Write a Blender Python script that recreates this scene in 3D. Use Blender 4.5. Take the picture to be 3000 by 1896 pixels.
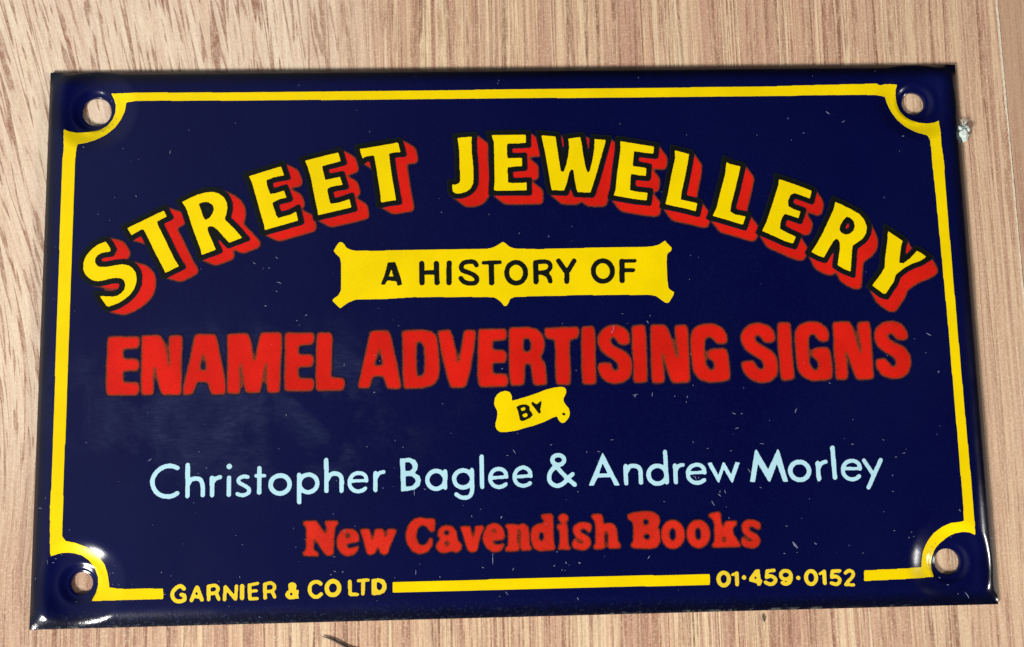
import bpy, math, random
import numpy as np
from mathutils import Matrix, Vector, noise
from mathutils.geometry import delaunay_2d_cdt

for o in list(bpy.data.objects): bpy.data.objects.remove(o)
scene = bpy.context.scene
MM = 0.001
# All traced shapes below are outlines in millimetres on the face of the sign (origin = its centre, y = up the sign).
DATA = {
 'TITLE': [('S',[('P',[(-54.8,13.21),(-54.43,12.74),(-54.07,12.1),(-54.18,11.84),(-54.71,11.78),(-55.32,11.67),(-55.82,11.37),(-56.12,10.91),(-56.13,10.45),(-55.89,9.98),(-55.38,9.74),(-54.48,9.76),(-53.47,9.94),(-52.45,10.07),(-51.66,9.91),(-51.08,9.49),(-50.71,8.97),(-50.53,8.21),(-50.58,7.4),(-50.89,6.6),(-51.44,5.86),(-52.1,5.3),(-52.87,4.82),(-53.65,4.53),(-54.26,4.34),(-54.61,4.77),(-55.0,5.3),(-55.35,5.82),(-54.47,5.75),(-53.57,5.7),(-53.01,5.83),(-52.57,6.11),(-52.13,6.62),(-52.0,7.26),(-52.17,7.84),(-52.57,8.17),(-53.3,8.26),(-54.09,8.16),(-54.87,7.94),(-55.66,7.84),(-56.34,7.96),(-56.91,8.32),(-57.38,8.85),(-57.65,9.49),(-57.67,10.18),(-57.5,10.88),(-57.13,11.57),(-56.58,12.2),(-55.87,12.77)])],(2.0,-0.54)),('T',[('P',[(-51.93,15.01),(-47.16,17.35),(-46.72,16.54),(-47.51,16.14),(-48.01,15.85),(-47.89,15.38),(-47.11,13.85),(-46.16,11.85),(-45.57,10.68),(-44.96,9.68),(-46.77,8.81),(-46.95,9.31),(-48.2,11.65),(-49.03,13.41),(-49.75,14.77),(-50.09,14.81),(-51.37,14.03)])],(1.96,-0.68)),('R',[('P',[(-44.71,18.51),(-43.81,18.97),(-42.68,19.49),(-41.54,19.79),(-40.62,19.85),(-39.82,19.62),(-39.12,19.08),(-38.71,18.31),(-38.62,17.48),(-38.77,16.77),(-38.96,16.07),(-38.5,15.53),(-37.69,14.76),(-36.59,13.45),(-38.29,12.81),(-38.92,13.49),(-39.85,14.56),(-40.43,15.03),(-40.89,15.14),(-41.26,14.93),(-41.16,14.34),(-40.74,13.4),(-40.33,12.46),(-40.07,11.87),(-41.97,11.18),(-42.08,11.9),(-42.55,13.08),(-43.16,14.72),(-43.64,16.14),(-44.12,17.56)]),('H',[(-42.48,18.24),(-41.86,18.49),(-41.17,18.44),(-40.59,18.04),(-40.41,17.39),(-40.63,16.8),(-41.02,16.22),(-41.53,15.97),(-41.82,16.35),(-42.18,17.41)])],(1.89,-0.89)),('E',[('P',[(-35.79,21.97),(-31.47,23.29),(-31.05,22.03),(-31.74,21.92),(-32.55,21.75),(-33.12,21.52),(-33.41,21.4),(-33.34,20.75),(-33.1,20.03),(-32.87,19.44),(-32.18,19.54),(-31.04,19.91),(-30.68,18.95),(-31.6,18.71),(-32.17,18.48),(-32.59,18.19),(-32.39,17.54),(-32.04,16.47),(-31.75,16.05),(-31.12,16.28),(-30.21,16.5),(-29.38,16.96),(-29.09,15.72),(-33.56,14.47),(-33.63,15.08),(-34.1,16.62),(-34.82,19.23),(-35.41,21.25)])],(1.87,-0.97)),('E',[('P',[(-28.21,24.05),(-23.7,25.16),(-23.36,23.94),(-24.14,23.73),(-25.06,23.5),(-25.87,23.27),(-25.81,22.79),(-25.64,22.07),(-25.46,21.3),(-24.94,21.41),(-24.13,21.58),(-23.44,21.72),(-23.12,20.61),(-23.9,20.5),(-24.71,20.33),(-25.17,20.06),(-25.11,19.45),(-24.94,18.73),(-24.76,17.96),(-23.9,18.06),(-23.21,18.23),(-22.17,18.6),(-21.92,17.44),(-26.42,16.42),(-26.48,17.09),(-26.89,19.0),(-27.36,21.5),(-27.83,23.18)])],(1.8,-1.1)),('T',[('P',[(-20.76,25.63),(-20.08,25.7),(-17.76,26.08),(-15.57,26.45),(-15.43,26.03),(-15.23,25.12),(-16.14,25.07),(-16.78,24.9),(-16.67,23.75),(-16.39,21.59),(-16.11,19.92),(-15.85,18.37),(-17.1,18.21),(-17.89,18.04),(-17.96,19.23),(-18.24,21.02),(-18.53,23.06),(-18.81,24.65),(-19.39,24.65),(-20.03,24.52),(-20.38,24.26),(-20.66,25.13)])],(1.82,-1.07)),('J',[('P',[(-7.37,27.02),(-6.7,27.1),(-5.39,27.15),(-5.48,26.52),(-5.43,24.82),(-5.3,23.13),(-5.27,21.45),(-5.35,20.5),(-5.65,19.9),(-6.23,19.43),(-7.05,19.2),(-7.63,19.15),(-8.09,19.4),(-8.22,19.94),(-8.22,20.44),(-7.79,20.41),(-7.32,20.58),(-7.12,20.88),(-7.11,21.48),(-7.13,23.4),(-7.17,25.33)])],(1.67,-1.3)),('E',[('P',[(-2.68,27.36),(2.03,27.34),(2.01,26.21),(1.01,26.17),(-0.57,26.12),(-0.62,25.49),(-0.58,24.1),(-0.21,24.06),(1.41,24.08),(1.4,22.93),(0.47,22.88),(-0.58,22.77),(-0.6,22.11),(-0.54,20.61),(0.18,20.54),(1.12,20.55),(1.99,20.58),(1.97,19.47),(-2.51,19.53),(-2.37,20.94),(-2.38,23.34),(-2.38,26.36)])],(1.63,-1.36)),('W',[('P',[(4.18,27.25),(6.12,27.07),(6.23,26.14),(6.47,24.07),(6.71,22.14),(7.11,22.02),(7.49,22.98),(7.83,24.42),(7.98,25.63),(7.9,26.73),(9.55,26.95),(9.7,26.1),(9.88,24.4),(10.12,22.7),(10.45,21.79),(10.75,22.21),(11.16,23.78),(11.44,25.23),(11.54,26.62),(13.07,26.48),(12.74,25.33),(12.21,23.64),(11.55,21.48),(10.71,19.06),(8.96,19.15),(8.8,19.71),(8.6,20.91),(8.47,22.24),(8.18,22.39),(7.87,21.89),(7.54,20.57),(7.1,19.4),(5.41,19.49),(5.26,20.36),(5.01,22.28),(4.62,24.94)])],(1.58,-1.42)),('E',[('P',[(15.09,26.29),(19.72,25.45),(19.6,24.48),(18.57,24.59),(16.93,24.87),(16.84,24.18),(16.65,22.73),(17.55,22.6),(18.54,22.41),(18.42,21.35),(17.5,21.42),(16.39,21.65),(16.28,20.81),(16.15,19.34),(16.94,19.12),(18.56,18.92),(18.4,17.86),(16.55,18.1),(13.9,18.64),(14.2,19.51),(14.52,21.92),(15.04,24.93)])],(1.23,-1.73)),('L',[('P',[(22.63,24.88),(24.53,24.34),(24.29,23.01),(23.71,20.6),(23.29,19.04),(23.1,17.9),(23.93,17.71),(25.37,17.35),(25.1,16.26),(23.54,16.7),(20.98,17.29),(21.33,18.58),(21.98,21.46),(22.61,23.87)])],(1.17,-1.77)),('L',[('P',[(29.71,23.15),(30.08,22.88),(31.61,22.49),(31.31,21.35),(30.73,19.3),(30.1,17.27),(29.86,16.13),(30.55,15.71),(31.95,15.42),(31.54,14.28),(29.92,14.82),(27.42,15.57),(28.01,16.7),(28.71,19.09),(29.42,21.37)])],(1.2,-1.75)),('E',[('P',[(36.86,20.63),(39.12,19.83),(41.35,18.9),(41.02,17.84),(39.98,18.26),(38.99,18.63),(38.38,18.4),(37.98,17.62),(37.97,16.8),(38.68,16.35),(39.61,16.0),(39.26,15.08),(38.5,15.36),(37.46,15.71),(37.08,15.35),(36.74,14.52),(36.63,13.62),(37.32,13.2),(38.75,12.49),(38.34,11.55),(37.24,11.89),(35.75,12.62),(34.14,13.36),(34.8,14.54),(35.62,16.69),(36.46,18.96),(36.81,19.92)])],(1.01,-1.83)),('R',[('P',[(44.55,17.3),(45.36,16.92),(46.74,16.19),(47.77,15.57),(48.42,14.72),(48.72,13.76),(48.53,12.81),(48.01,12.1),(47.26,11.57),(46.59,11.16),(46.42,10.45),(46.28,9.27),(46.03,7.55),(45.14,7.92),(44.32,8.47),(44.53,9.53),(44.78,10.71),(44.83,11.43),(44.68,11.91),(44.4,12.15),(43.97,11.86),(43.45,11.09),(42.92,10.26),(42.47,9.56),(41.72,9.81),(40.81,10.35),(41.45,11.24),(42.36,12.65),(43.3,14.43),(44.24,16.22)]),('H',[(45.96,15.23),(46.48,15.05),(46.93,14.62),(47.06,13.9),(46.84,13.25),(46.28,12.78),(45.68,12.67),(45.1,12.97),(44.87,13.39),(45.06,14.05),(45.52,14.76)])],(0.81,-1.94)),('Y',[('P',[(51.61,13.12),(52.09,12.76),(53.56,11.69),(53.34,11.07),(53.08,9.88),(52.87,8.64),(53.46,8.57),(54.46,9.27),(55.48,10.27),(56.05,9.96),(56.72,9.42),(55.85,8.89),(54.51,8.44),(53.41,7.86),(52.28,6.99),(51.98,6.11),(51.46,5.41),(50.68,4.36),(50.27,4.48),(48.93,5.56),(49.51,6.26),(50.28,7.2),(50.81,8.02),(50.95,9.2),(51.31,10.98),(51.51,12.05)])],(0.88,-1.91))],
 'ENAMEL': [('E',[('P',[(-54.13,0.32),(-50.05,0.24),(-49.91,-0.56),(-50.12,-1.29),(-52.13,-1.31),(-52.04,-2.67),(-50.19,-2.7),(-49.84,-3.5),(-50.15,-4.29),(-52.05,-4.25),(-51.95,-5.77),(-50.0,-5.87),(-49.76,-6.66),(-50.07,-7.49),(-54.02,-7.42),(-54.17,-6.12),(-54.16,-2.74)])]),('N',[('P',[(-49.66,0.41),(-47.31,0.42),(-46.67,-0.62),(-46.3,-1.99),(-46.13,-3.57),(-45.96,-4.93),(-45.84,-3.58),(-45.99,-1.76),(-46.07,0.28),(-44.56,0.35),(-44.33,0.02),(-44.38,-2.93),(-44.34,-7.55),(-46.85,-7.5),(-47.27,-6.26),(-47.64,-4.67),(-47.95,-2.97),(-48.03,-4.67),(-47.96,-7.48),(-49.52,-7.45),(-49.63,-5.09),(-49.61,-1.7)])]),('A',[('P',[(-42.59,0.45),(-40.06,0.4),(-39.77,-0.17),(-39.47,-1.66),(-38.99,-3.94),(-38.5,-6.43),(-38.54,-7.55),(-40.27,-7.61),(-40.62,-6.84),(-40.86,-5.93),(-42.31,-5.85),(-42.57,-6.8),(-42.89,-7.52),(-44.12,-7.56),(-44.08,-6.77),(-43.67,-4.75),(-43.26,-2.95),(-42.85,-0.69)]),('H',[(-41.54,-1.85),(-41.24,-2.99),(-41.02,-4.41),(-42.0,-4.39),(-41.78,-2.98)])]),('M',[('P',[(-38.38,0.37),(-35.68,0.44),(-35.21,-0.83),(-34.94,-2.88),(-34.77,-4.92),(-34.61,-2.89),(-34.26,-0.84),(-33.93,0.46),(-31.28,0.47),(-31.16,-0.9),(-31.36,-4.31),(-31.39,-7.47),(-32.96,-7.49),(-33.12,-6.08),(-33.1,-3.82),(-33.01,-2.23),(-33.38,-3.82),(-33.65,-5.62),(-34.02,-7.47),(-35.81,-7.44),(-36.1,-6.25),(-36.41,-4.21),(-36.79,-2.16),(-36.72,-4.21),(-36.61,-6.24),(-36.65,-7.53),(-38.27,-7.5),(-38.3,-5.31),(-38.29,-1.91)])]),('E',[('P',[(-30.75,0.4),(-26.97,0.34),(-26.85,-0.41),(-27.07,-1.15),(-28.99,-1.28),(-28.93,-2.54),(-27.13,-2.57),(-26.9,-3.37),(-27.18,-4.16),(-29.03,-4.18),(-28.91,-5.71),(-27.0,-5.75),(-26.83,-6.54),(-27.11,-7.33),(-30.7,-7.31),(-30.76,-5.45),(-30.68,-2.05)])]),('L',[('P',[(-26.46,0.33),(-24.65,0.35),(-24.48,-0.34),(-24.53,-2.16),(-24.64,-5.68),(-23.01,-5.77),(-22.79,-6.51),(-23.07,-7.35),(-26.55,-7.34),(-26.61,-5.53),(-26.56,-2.13)])]),('A',[('P',[(-19.39,0.43),(-17.06,0.5),(-16.67,-0.36),(-16.28,-2.31),(-15.79,-4.6),(-15.36,-7.1),(-15.53,-7.33),(-17.16,-7.24),(-17.55,-6.04),(-17.66,-5.59),(-19.12,-5.56),(-19.35,-6.35),(-19.52,-7.14),(-21.04,-7.11),(-20.93,-6.43),(-20.36,-3.95),(-19.84,-1.68)]),('H',[(-18.2,-1.59),(-17.96,-2.74),(-17.71,-4.22),(-18.95,-4.18),(-18.51,-2.84)])]),('D',[('P',[(-15.13,0.41),(-12.63,0.48),(-11.27,0.29),(-10.59,-0.36),(-10.38,-1.96),(-10.25,-4.7),(-10.43,-6.06),(-11.12,-6.9),(-12.48,-7.27),(-14.96,-7.28),(-15.06,-5.75),(-15.09,-2.34)]),('H',[(-13.27,-1.11),(-12.65,-1.07),(-12.25,-1.7),(-12.16,-3.53),(-12.24,-5.35),(-12.81,-5.85),(-13.26,-5.67),(-13.35,-3.51)])]),('V',[('P',[(-10.41,0.33),(-8.76,0.41),(-8.43,-0.51),(-8.01,-2.47),(-7.75,-4.75),(-7.44,-2.93),(-7.08,-1.11),(-6.83,0.32),(-5.4,0.35),(-5.35,-0.22),(-5.68,-2.51),(-6.23,-5.35),(-6.83,-7.27),(-8.75,-7.29),(-9.13,-6.09),(-9.62,-4.03),(-10.04,-1.97)])]),('E',[('P',[(-4.92,0.46),(-1.32,0.4),(-1.16,-0.3),(-1.35,-1.04),(-3.12,-1.12),(-3.09,-2.38),(-1.44,-2.47),(-1.23,-3.28),(-1.47,-4.07),(-3.18,-4.1),(-3.15,-5.58),(-1.33,-5.67),(-1.06,-6.47),(-1.31,-7.26),(-4.94,-7.25),(-5.14,-5.94),(-5.03,-2.52)])]),('R',[('P',[(-0.8,0.56),(1.83,0.57),(2.96,0.27),(3.63,-0.49),(3.89,-1.53),(3.69,-2.68),(3.22,-3.41),(3.82,-4.28),(3.96,-5.43),(4.04,-7.14),(2.33,-7.16),(2.18,-6.08),(2.0,-4.36),(1.37,-4.18),(1.14,-4.46),(1.05,-6.06),(0.97,-7.13),(-0.74,-7.16),(-0.88,-6.02),(-0.87,-2.6)]),('H',[(1.05,-0.85),(1.85,-0.87),(2.14,-1.62),(1.98,-2.59),(1.52,-2.81),(0.95,-2.57)])]),('T',[('P',[(3.88,0.42),(8.48,0.52),(8.57,-0.24),(8.32,-0.98),(7.28,-1.13),(7.18,-2.74),(7.23,-5.03),(7.16,-7.2),(5.34,-7.16),(5.29,-4.99),(5.35,-2.71),(5.28,-1.1),(4.08,-0.85)])]),('I',[('P',[(8.99,0.51),(10.55,0.6),(10.68,-0.5),(10.63,-3.95),(10.64,-7.15),(8.88,-7.17),(8.82,-5.06),(8.87,-1.62)])]),('S',[('P',[(11.8,0.17),(12.62,0.62),(13.77,0.71),(14.79,0.23),(15.34,-0.58),(15.35,-1.74),(14.83,-2.02),(14.03,-1.89),(13.59,-1.36),(13.37,-0.9),(12.91,-0.89),(12.67,-1.34),(12.99,-2.04),(13.89,-2.52),(14.79,-2.99),(15.45,-3.81),(15.58,-4.96),(15.25,-6.32),(14.3,-7.05),(13.04,-7.19),(11.91,-6.83),(11.25,-6.02),(11.0,-5.1),(11.13,-4.42),(12.68,-4.39),(12.88,-5.14),(13.32,-5.6),(13.74,-5.27),(13.76,-4.69),(13.27,-4.0),(12.25,-3.41),(11.47,-2.7),(11.05,-1.66),(11.14,-0.74)])]),('I',[('P',[(15.78,0.56),(17.46,0.65),(17.53,-0.62),(17.57,-4.08),(17.51,-7.05),(15.73,-7.07),(15.73,-4.04),(15.7,-1.74)])]),('N',[('P',[(18.29,0.64),(20.2,0.63),(20.63,-0.1),(21.09,-1.49),(21.43,-3.0),(21.9,-5.02),(21.85,-3.0),(21.62,-1.27),(21.58,0.46),(23.14,0.58),(23.28,-0.14),(23.27,-3.03),(23.3,-6.47),(23.21,-7.21),(20.97,-7.23),(20.65,-6.65),(20.25,-5.16),(19.91,-3.54),(19.46,-1.93),(19.65,-3.65),(19.81,-5.61),(19.82,-7.15),(18.27,-7.24),(18.19,-6.38),(18.21,-2.94)])]),('G',[('P',[(24.46,0.3),(25.63,0.63),(26.91,0.61),(27.93,0.12),(28.52,-0.81),(28.59,-1.85),(28.05,-2.13),(27.13,-2.0),(26.59,-1.24),(26.02,-1.06),(25.54,-1.46),(25.41,-3.07),(25.55,-4.91),(26.04,-5.61),(26.62,-5.62),(26.76,-4.93),(26.56,-4.35),(25.88,-4.0),(25.87,-3.08),(26.4,-2.8),(28.37,-2.77),(28.61,-3.7),(28.73,-6.0),(28.69,-6.92),(27.58,-7.18),(25.96,-7.27),(24.6,-6.84),(23.84,-5.8),(23.65,-3.61),(23.64,-1.31),(23.92,-0.27)])]),('S',[('P',[(30.87,-0.27),(31.78,0.47),(32.95,0.68),(34.33,0.25),(35.04,-0.58),(35.15,-1.74),(34.43,-2.07),(33.63,-1.94),(33.2,-1.24),(32.75,-0.89),(32.33,-1.23),(32.42,-1.81),(33.25,-2.4),(34.49,-3.11),(35.14,-3.93),(35.31,-5.2),(35.12,-6.46),(34.27,-7.25),(32.99,-7.46),(31.74,-7.09),(30.85,-6.27),(30.44,-5.34),(30.42,-4.6),(31.99,-4.45),(32.41,-5.27),(32.85,-5.73),(33.32,-5.63),(33.46,-5.05),(33.15,-4.36),(32.14,-3.76),(31.02,-2.94),(30.5,-1.89),(30.48,-1.08)])]),('I',[('P',[(35.63,0.63),(37.26,0.61),(37.34,-0.96),(37.35,-3.86),(37.46,-7.02),(35.77,-7.22),(35.6,-6.13),(35.53,-3.25),(35.54,-0.93)])]),('G',[('P',[(38.64,0.35),(39.95,0.74),(41.23,0.6),(42.24,-0.12),(42.53,-1.05),(42.36,-1.92),(41.65,-2.08),(40.91,-1.72),(40.66,-1.02),(40.2,-0.9),(39.71,-1.35),(39.59,-3.32),(39.66,-5.17),(40.14,-5.87),(40.72,-5.88),(40.94,-5.19),(40.69,-4.49),(40.02,-3.9),(40.13,-3.1),(40.78,-2.88),(42.3,-2.85),(42.6,-3.6),(42.71,-5.68),(42.57,-7.06),(41.45,-7.27),(39.82,-7.3),(38.7,-6.76),(38.0,-5.83),(37.88,-3.87),(37.83,-1.55),(38.02,-0.4)])]),('N',[('P',[(43.2,0.62),(45.48,0.64),(45.89,-0.3),(46.24,-2.05),(46.62,-3.44),(46.78,-4.95),(46.88,-2.98),(46.6,-1.12),(46.59,0.51),(48.18,0.6),(48.29,-1.15),(48.29,-4.63),(48.26,-6.94),(48.12,-7.22),(45.96,-7.24),(45.62,-6.31),(45.15,-4.57),(44.62,-2.37),(44.72,-4.57),(44.8,-6.3),(44.63,-7.21),(43.18,-7.19),(43.15,-5.69),(43.12,-3.38),(43.15,-1.06)])]),('S',[('P',[(49.18,-0.23),(50.16,0.45),(51.47,0.6),(52.61,0.18),(53.25,-0.77),(53.36,-1.7),(52.81,-2.04),(51.88,-1.91),(51.45,-1.32),(51.01,-0.96),(50.58,-1.19),(50.6,-1.77),(51.49,-2.37),(52.74,-2.97),(53.49,-4.03),(53.51,-5.3),(53.08,-6.45),(52.09,-7.12),(50.69,-7.21),(49.44,-6.73),(48.8,-5.79),(48.7,-4.75),(49.0,-4.53),(50.06,-4.49),(50.59,-5.25),(51.02,-5.72),(51.45,-5.5),(51.56,-4.8),(51.13,-4.22),(50.12,-3.62),(49.12,-2.79),(48.77,-1.86),(48.84,-0.93)])])],
 'HISTORY': [('A',[('P',[(-17.05,9.74),(-16.07,9.78),(-15.85,9.25),(-15.4,7.85),(-15.12,6.68),(-15.7,6.55),(-15.92,7.16),(-17.12,7.29),(-17.41,6.72),(-17.98,6.7),(-17.57,7.77),(-17.22,8.93)]),('H',[(-16.54,8.8),(-16.26,7.8),(-16.94,7.81)])]),('H',[('K',0.69,[(-12.47,9.55),(-12.44,6.87)]),('K',0.69,[(-10.48,9.52),(-10.43,6.84)]),('K',0.57,[(-12.42,8.27),(-10.47,8.29)])]),('I',[('K',0.71,[(-8.77,9.55),(-8.81,6.83)])]),('S',[('C',0.63,[(-5.06,9.2),(-5.4,9.62),(-6.09,9.68),(-6.78,9.52),(-7.14,9.0),(-6.91,8.47),(-6.11,8.16),(-5.32,7.74),(-5.04,7.21),(-5.33,6.75),(-6.14,6.71),(-6.82,6.95),(-7.22,7.42)])]),('T',[('K',0.52,[(-4.1,9.5),(-1.89,9.54)]),('K',0.71,[(-3.05,9.29),(-3.07,6.74)])]),('O',[('O',0.27,8.06,1.27,-0.02,0.03,1.43,0.67)]),('R',[('K',0.69,[(2.95,9.43),(2.93,6.76)]),('C',0.58,[(2.97,9.49),(3.9,9.53),(4.7,9.4),(4.94,8.81),(4.56,8.23),(3.86,8.04),(2.94,8.02)]),('K',0.63,[(3.86,8.01),(4.49,7.7),(4.76,7.29),(4.87,6.82)])]),('Y',[('K',0.65,[(6.04,9.61),(7.15,7.96)]),('K',0.65,[(8.18,9.58),(7.15,7.96)]),('K',0.67,[(7.15,8.07),(7.11,6.73)])]),('O',[('O',12.05,8.11,1.3,-0.02,0.05,1.41,0.67)]),('F',[('K',0.72,[(14.69,9.42),(14.63,6.76)]),('K',0.49,[(14.69,9.46),(16.47,9.46)]),('K',0.56,[(14.65,8.19),(16.19,8.17)])])],
 'BY': [('B',[('P',[(-0.1,-10.04),(0.41,-9.8),(1.15,-9.73),(1.66,-10.02),(1.64,-10.53),(1.92,-10.82),(2.08,-11.22),(1.68,-11.55),(1.1,-11.82),(0.65,-11.95),(0.37,-11.83),(0.29,-11.41),(0.16,-10.78),(0.0,-10.27)]),('H',[(0.46,-10.22),(1.03,-10.09),(1.17,-10.27),(1.02,-10.52),(0.56,-10.62)]),('H',[(0.67,-11.08),(1.24,-10.86),(1.43,-11.09),(1.34,-11.34),(0.89,-11.5),(0.69,-11.3)])]),('Y',[('P',[(2.01,-9.38),(2.46,-9.7),(2.69,-9.76),(3.04,-9.37),(3.29,-9.37),(3.22,-9.83),(3.1,-10.33),(3.11,-10.9),(2.94,-11.04),(2.72,-10.78),(2.33,-10.2),(1.92,-9.72)])]),('spot',[('P',[(5.95,-10.98),(6.29,-10.96),(6.43,-11.19),(6.31,-11.33),(6.06,-11.24)])])],
 'NAMES': [('C',[('C',0.61,[(-44.63,-17.12),(-45.41,-16.85),(-46.29,-16.94),(-47.22,-17.5),(-47.78,-18.43),(-47.78,-19.25),(-47.43,-20.03),(-46.76,-20.59),(-45.77,-20.8),(-45.11,-20.68),(-44.59,-20.4)])]),('h',[('K',0.6,[(-43.29,-16.76),(-43.27,-20.78)]),('C',0.6,[(-43.16,-19.19),(-42.84,-18.7),(-42.18,-18.55),(-41.57,-18.78),(-41.31,-19.56),(-41.29,-20.71)])]),('r',[('K',0.6,[(-40.11,-18.52),(-40.09,-20.74)]),('C',0.55,[(-40.02,-19.09),(-39.64,-18.63),(-39.04,-18.43)])]),('i',[('K',0.6,[(-37.9,-18.53),(-37.9,-20.73)]),('E',-37.89,-17.08,0.37,-0.01,-0.0,0.36)]),('s',[('C',0.51,[(-35.46,-18.5),(-36.0,-18.41),(-36.6,-18.67),(-36.6,-19.17),(-35.87,-19.62),(-35.32,-20.02),(-35.33,-20.51),(-35.91,-20.83),(-36.41,-20.79),(-36.8,-20.65)])]),('t',[('K',0.61,[(-33.96,-17.38),(-33.95,-20.54)]),('K',0.47,[(-34.39,-18.37),(-33.29,-18.39)])]),('o',[('O',-31.25,-19.56,1.24,-0.03,-0.01,1.16,0.58)]),('p',[('K',0.6,[(-28.78,-18.38),(-28.75,-21.89)]),('O',-27.57,-19.5,1.16,-0.03,-0.0,1.14,0.55)]),('h',[('K',0.6,[(-25.25,-16.51),(-25.22,-20.52)]),('C',0.6,[(-25.13,-19.14),(-24.69,-18.47),(-24.13,-18.28),(-23.47,-18.52),(-23.22,-19.18),(-23.25,-20.54)])]),('e',[('K',0.44,[(-21.88,-19.32),(-19.94,-19.29)]),('C',0.53,[(-19.97,-19.31),(-20.1,-18.75),(-20.49,-18.41),(-21.1,-18.29),(-21.77,-18.55),(-22.18,-19.2),(-22.16,-19.87),(-21.78,-20.43),(-21.16,-20.66),(-20.55,-20.58),(-20.14,-20.31)])]),('r',[('K',0.58,[(-18.8,-18.34),(-18.81,-20.55)]),('C',0.51,[(-18.69,-18.89),(-18.32,-18.38),(-17.73,-18.22)])]),('B',[('P',[(-15.57,-16.52),(-14.23,-16.47),(-13.56,-16.79),(-13.23,-17.4),(-13.35,-18.07),(-13.69,-18.45),(-13.02,-18.85),(-12.86,-19.41),(-13.04,-20.12),(-13.71,-20.6),(-14.49,-20.72),(-15.44,-20.81)]),('H',[(-14.93,-17.03),(-14.35,-17.02),(-13.96,-17.39),(-13.93,-17.83),(-14.25,-18.16),(-14.89,-18.17)]),('H',[(-14.87,-18.87),(-14.14,-18.8),(-13.64,-19.17),(-13.53,-19.61),(-13.93,-20.1),(-14.6,-20.23),(-14.88,-20.14)])]),('a',[('O',-10.85,-19.4,1.15,-0.03,0.01,1.16,0.56),('K',0.58,[(-9.66,-18.31),(-9.67,-20.44)])]),('g',[('O',-7.31,-19.36,1.17,-0.03,0.02,1.11,0.56),('C',0.56,[(-6.14,-18.22),(-6.11,-19.44),(-6.12,-20.55),(-6.22,-21.21),(-6.58,-21.7),(-7.25,-21.81),(-7.87,-21.62),(-8.23,-21.33)])]),('l',[('K',0.58,[(-4.82,-16.5),(-4.81,-20.45)])]),('e',[('K',0.45,[(-3.52,-19.32),(-1.56,-19.21)]),('C',0.54,[(-1.59,-19.23),(-1.71,-18.65),(-2.15,-18.25),(-2.77,-18.16),(-3.39,-18.45),(-3.72,-19.05),(-3.7,-19.72),(-3.31,-20.28),(-2.7,-20.52),(-2.08,-20.42),(-1.69,-20.18)])]),('e',[('K',0.45,[(-0.32,-19.24),(1.65,-19.14)]),('C',0.54,[(1.61,-19.19),(1.49,-18.55),(1.05,-18.16),(0.49,-18.05),(-0.13,-18.35),(-0.51,-18.96),(-0.5,-19.62),(-0.12,-20.19),(0.5,-20.42),(1.11,-20.33),(1.51,-20.11)])]),('&',[('O',5.31,-17.15,0.79,-0.02,0.02,0.63,0.56),('C',0.59,[(4.86,-18.02),(4.27,-18.67),(4.03,-19.39),(4.24,-20.11),(4.96,-20.52),(5.69,-20.37),(6.33,-19.83),(6.73,-19.39),(7.16,-19.07)]),('K',0.59,[(4.75,-17.68),(5.46,-18.53),(6.56,-19.72),(7.41,-20.43)])]),('A',[('P',[(11.23,-16.29),(13.35,-20.65),(12.67,-20.66),(12.2,-19.57),(10.51,-19.53),(9.91,-20.59),(9.26,-20.61)]),('H',[(11.19,-17.7),(11.82,-19.08),(10.66,-19.05)])]),('n',[('K',0.59,[(14.23,-18.16),(14.24,-20.39)]),('C',0.59,[(14.37,-18.83),(14.73,-18.25),(15.3,-18.13),(15.97,-18.37),(16.2,-19.04),(16.19,-20.36)])]),('d',[('O',18.43,-19.37,1.19,-0.03,0.05,1.17,0.57),('K',0.59,[(19.55,-16.4),(19.64,-20.4)])]),('r',[('K',0.59,[(20.8,-18.22),(20.86,-20.39)]),('C',0.5,[(20.89,-18.86),(21.31,-18.28),(21.89,-18.14)])]),('e',[('K',0.45,[(22.75,-19.23),(24.8,-19.18)]),('C',0.55,[(24.74,-19.23),(24.59,-18.61),(24.15,-18.26),(23.53,-18.19),(22.89,-18.46),(22.53,-19.01),(22.52,-19.74),(22.93,-20.3),(23.6,-20.56),(24.23,-20.44),(24.64,-20.21)])]),('w',[('P',[(25.16,-18.0),(25.71,-17.9),(26.56,-19.65),(27.23,-17.93),(27.46,-17.99),(28.27,-19.58),(28.92,-17.95),(29.49,-18.0),(28.39,-20.69),(28.18,-20.42),(27.32,-18.83),(26.57,-20.68),(26.36,-20.38)])]),('M',[('P',[(31.8,-16.29),(33.26,-19.02),(34.67,-16.31),(34.88,-16.63),(35.84,-20.67),(35.2,-20.65),(34.48,-18.26),(33.43,-20.62),(33.24,-20.58),(31.93,-18.2),(31.39,-20.63),(30.76,-20.56),(31.59,-16.51)])]),('o',[('O',37.48,-19.28,1.26,-0.03,0.07,1.18,0.6)]),('r',[('K',0.6,[(39.95,-18.3),(40.02,-20.42)]),('C',0.53,[(40.06,-18.94),(40.46,-18.36),(41.07,-18.14)])]),('l',[('K',0.62,[(42.08,-16.31),(42.18,-20.25)])]),('e',[('K',0.46,[(43.51,-19.13),(45.7,-19.15)]),('C',0.55,[(45.64,-19.17),(45.51,-18.55),(45.07,-18.2),(44.44,-18.1),(43.73,-18.4),(43.35,-19.01),(43.36,-19.74),(43.78,-20.31),(44.46,-20.55),(45.1,-20.42),(45.46,-20.12)])]),('y',[('K',0.55,[(46.23,-18.09),(47.35,-19.94)]),('K',0.58,[(48.51,-18.07),(46.63,-21.66)])])],
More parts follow.
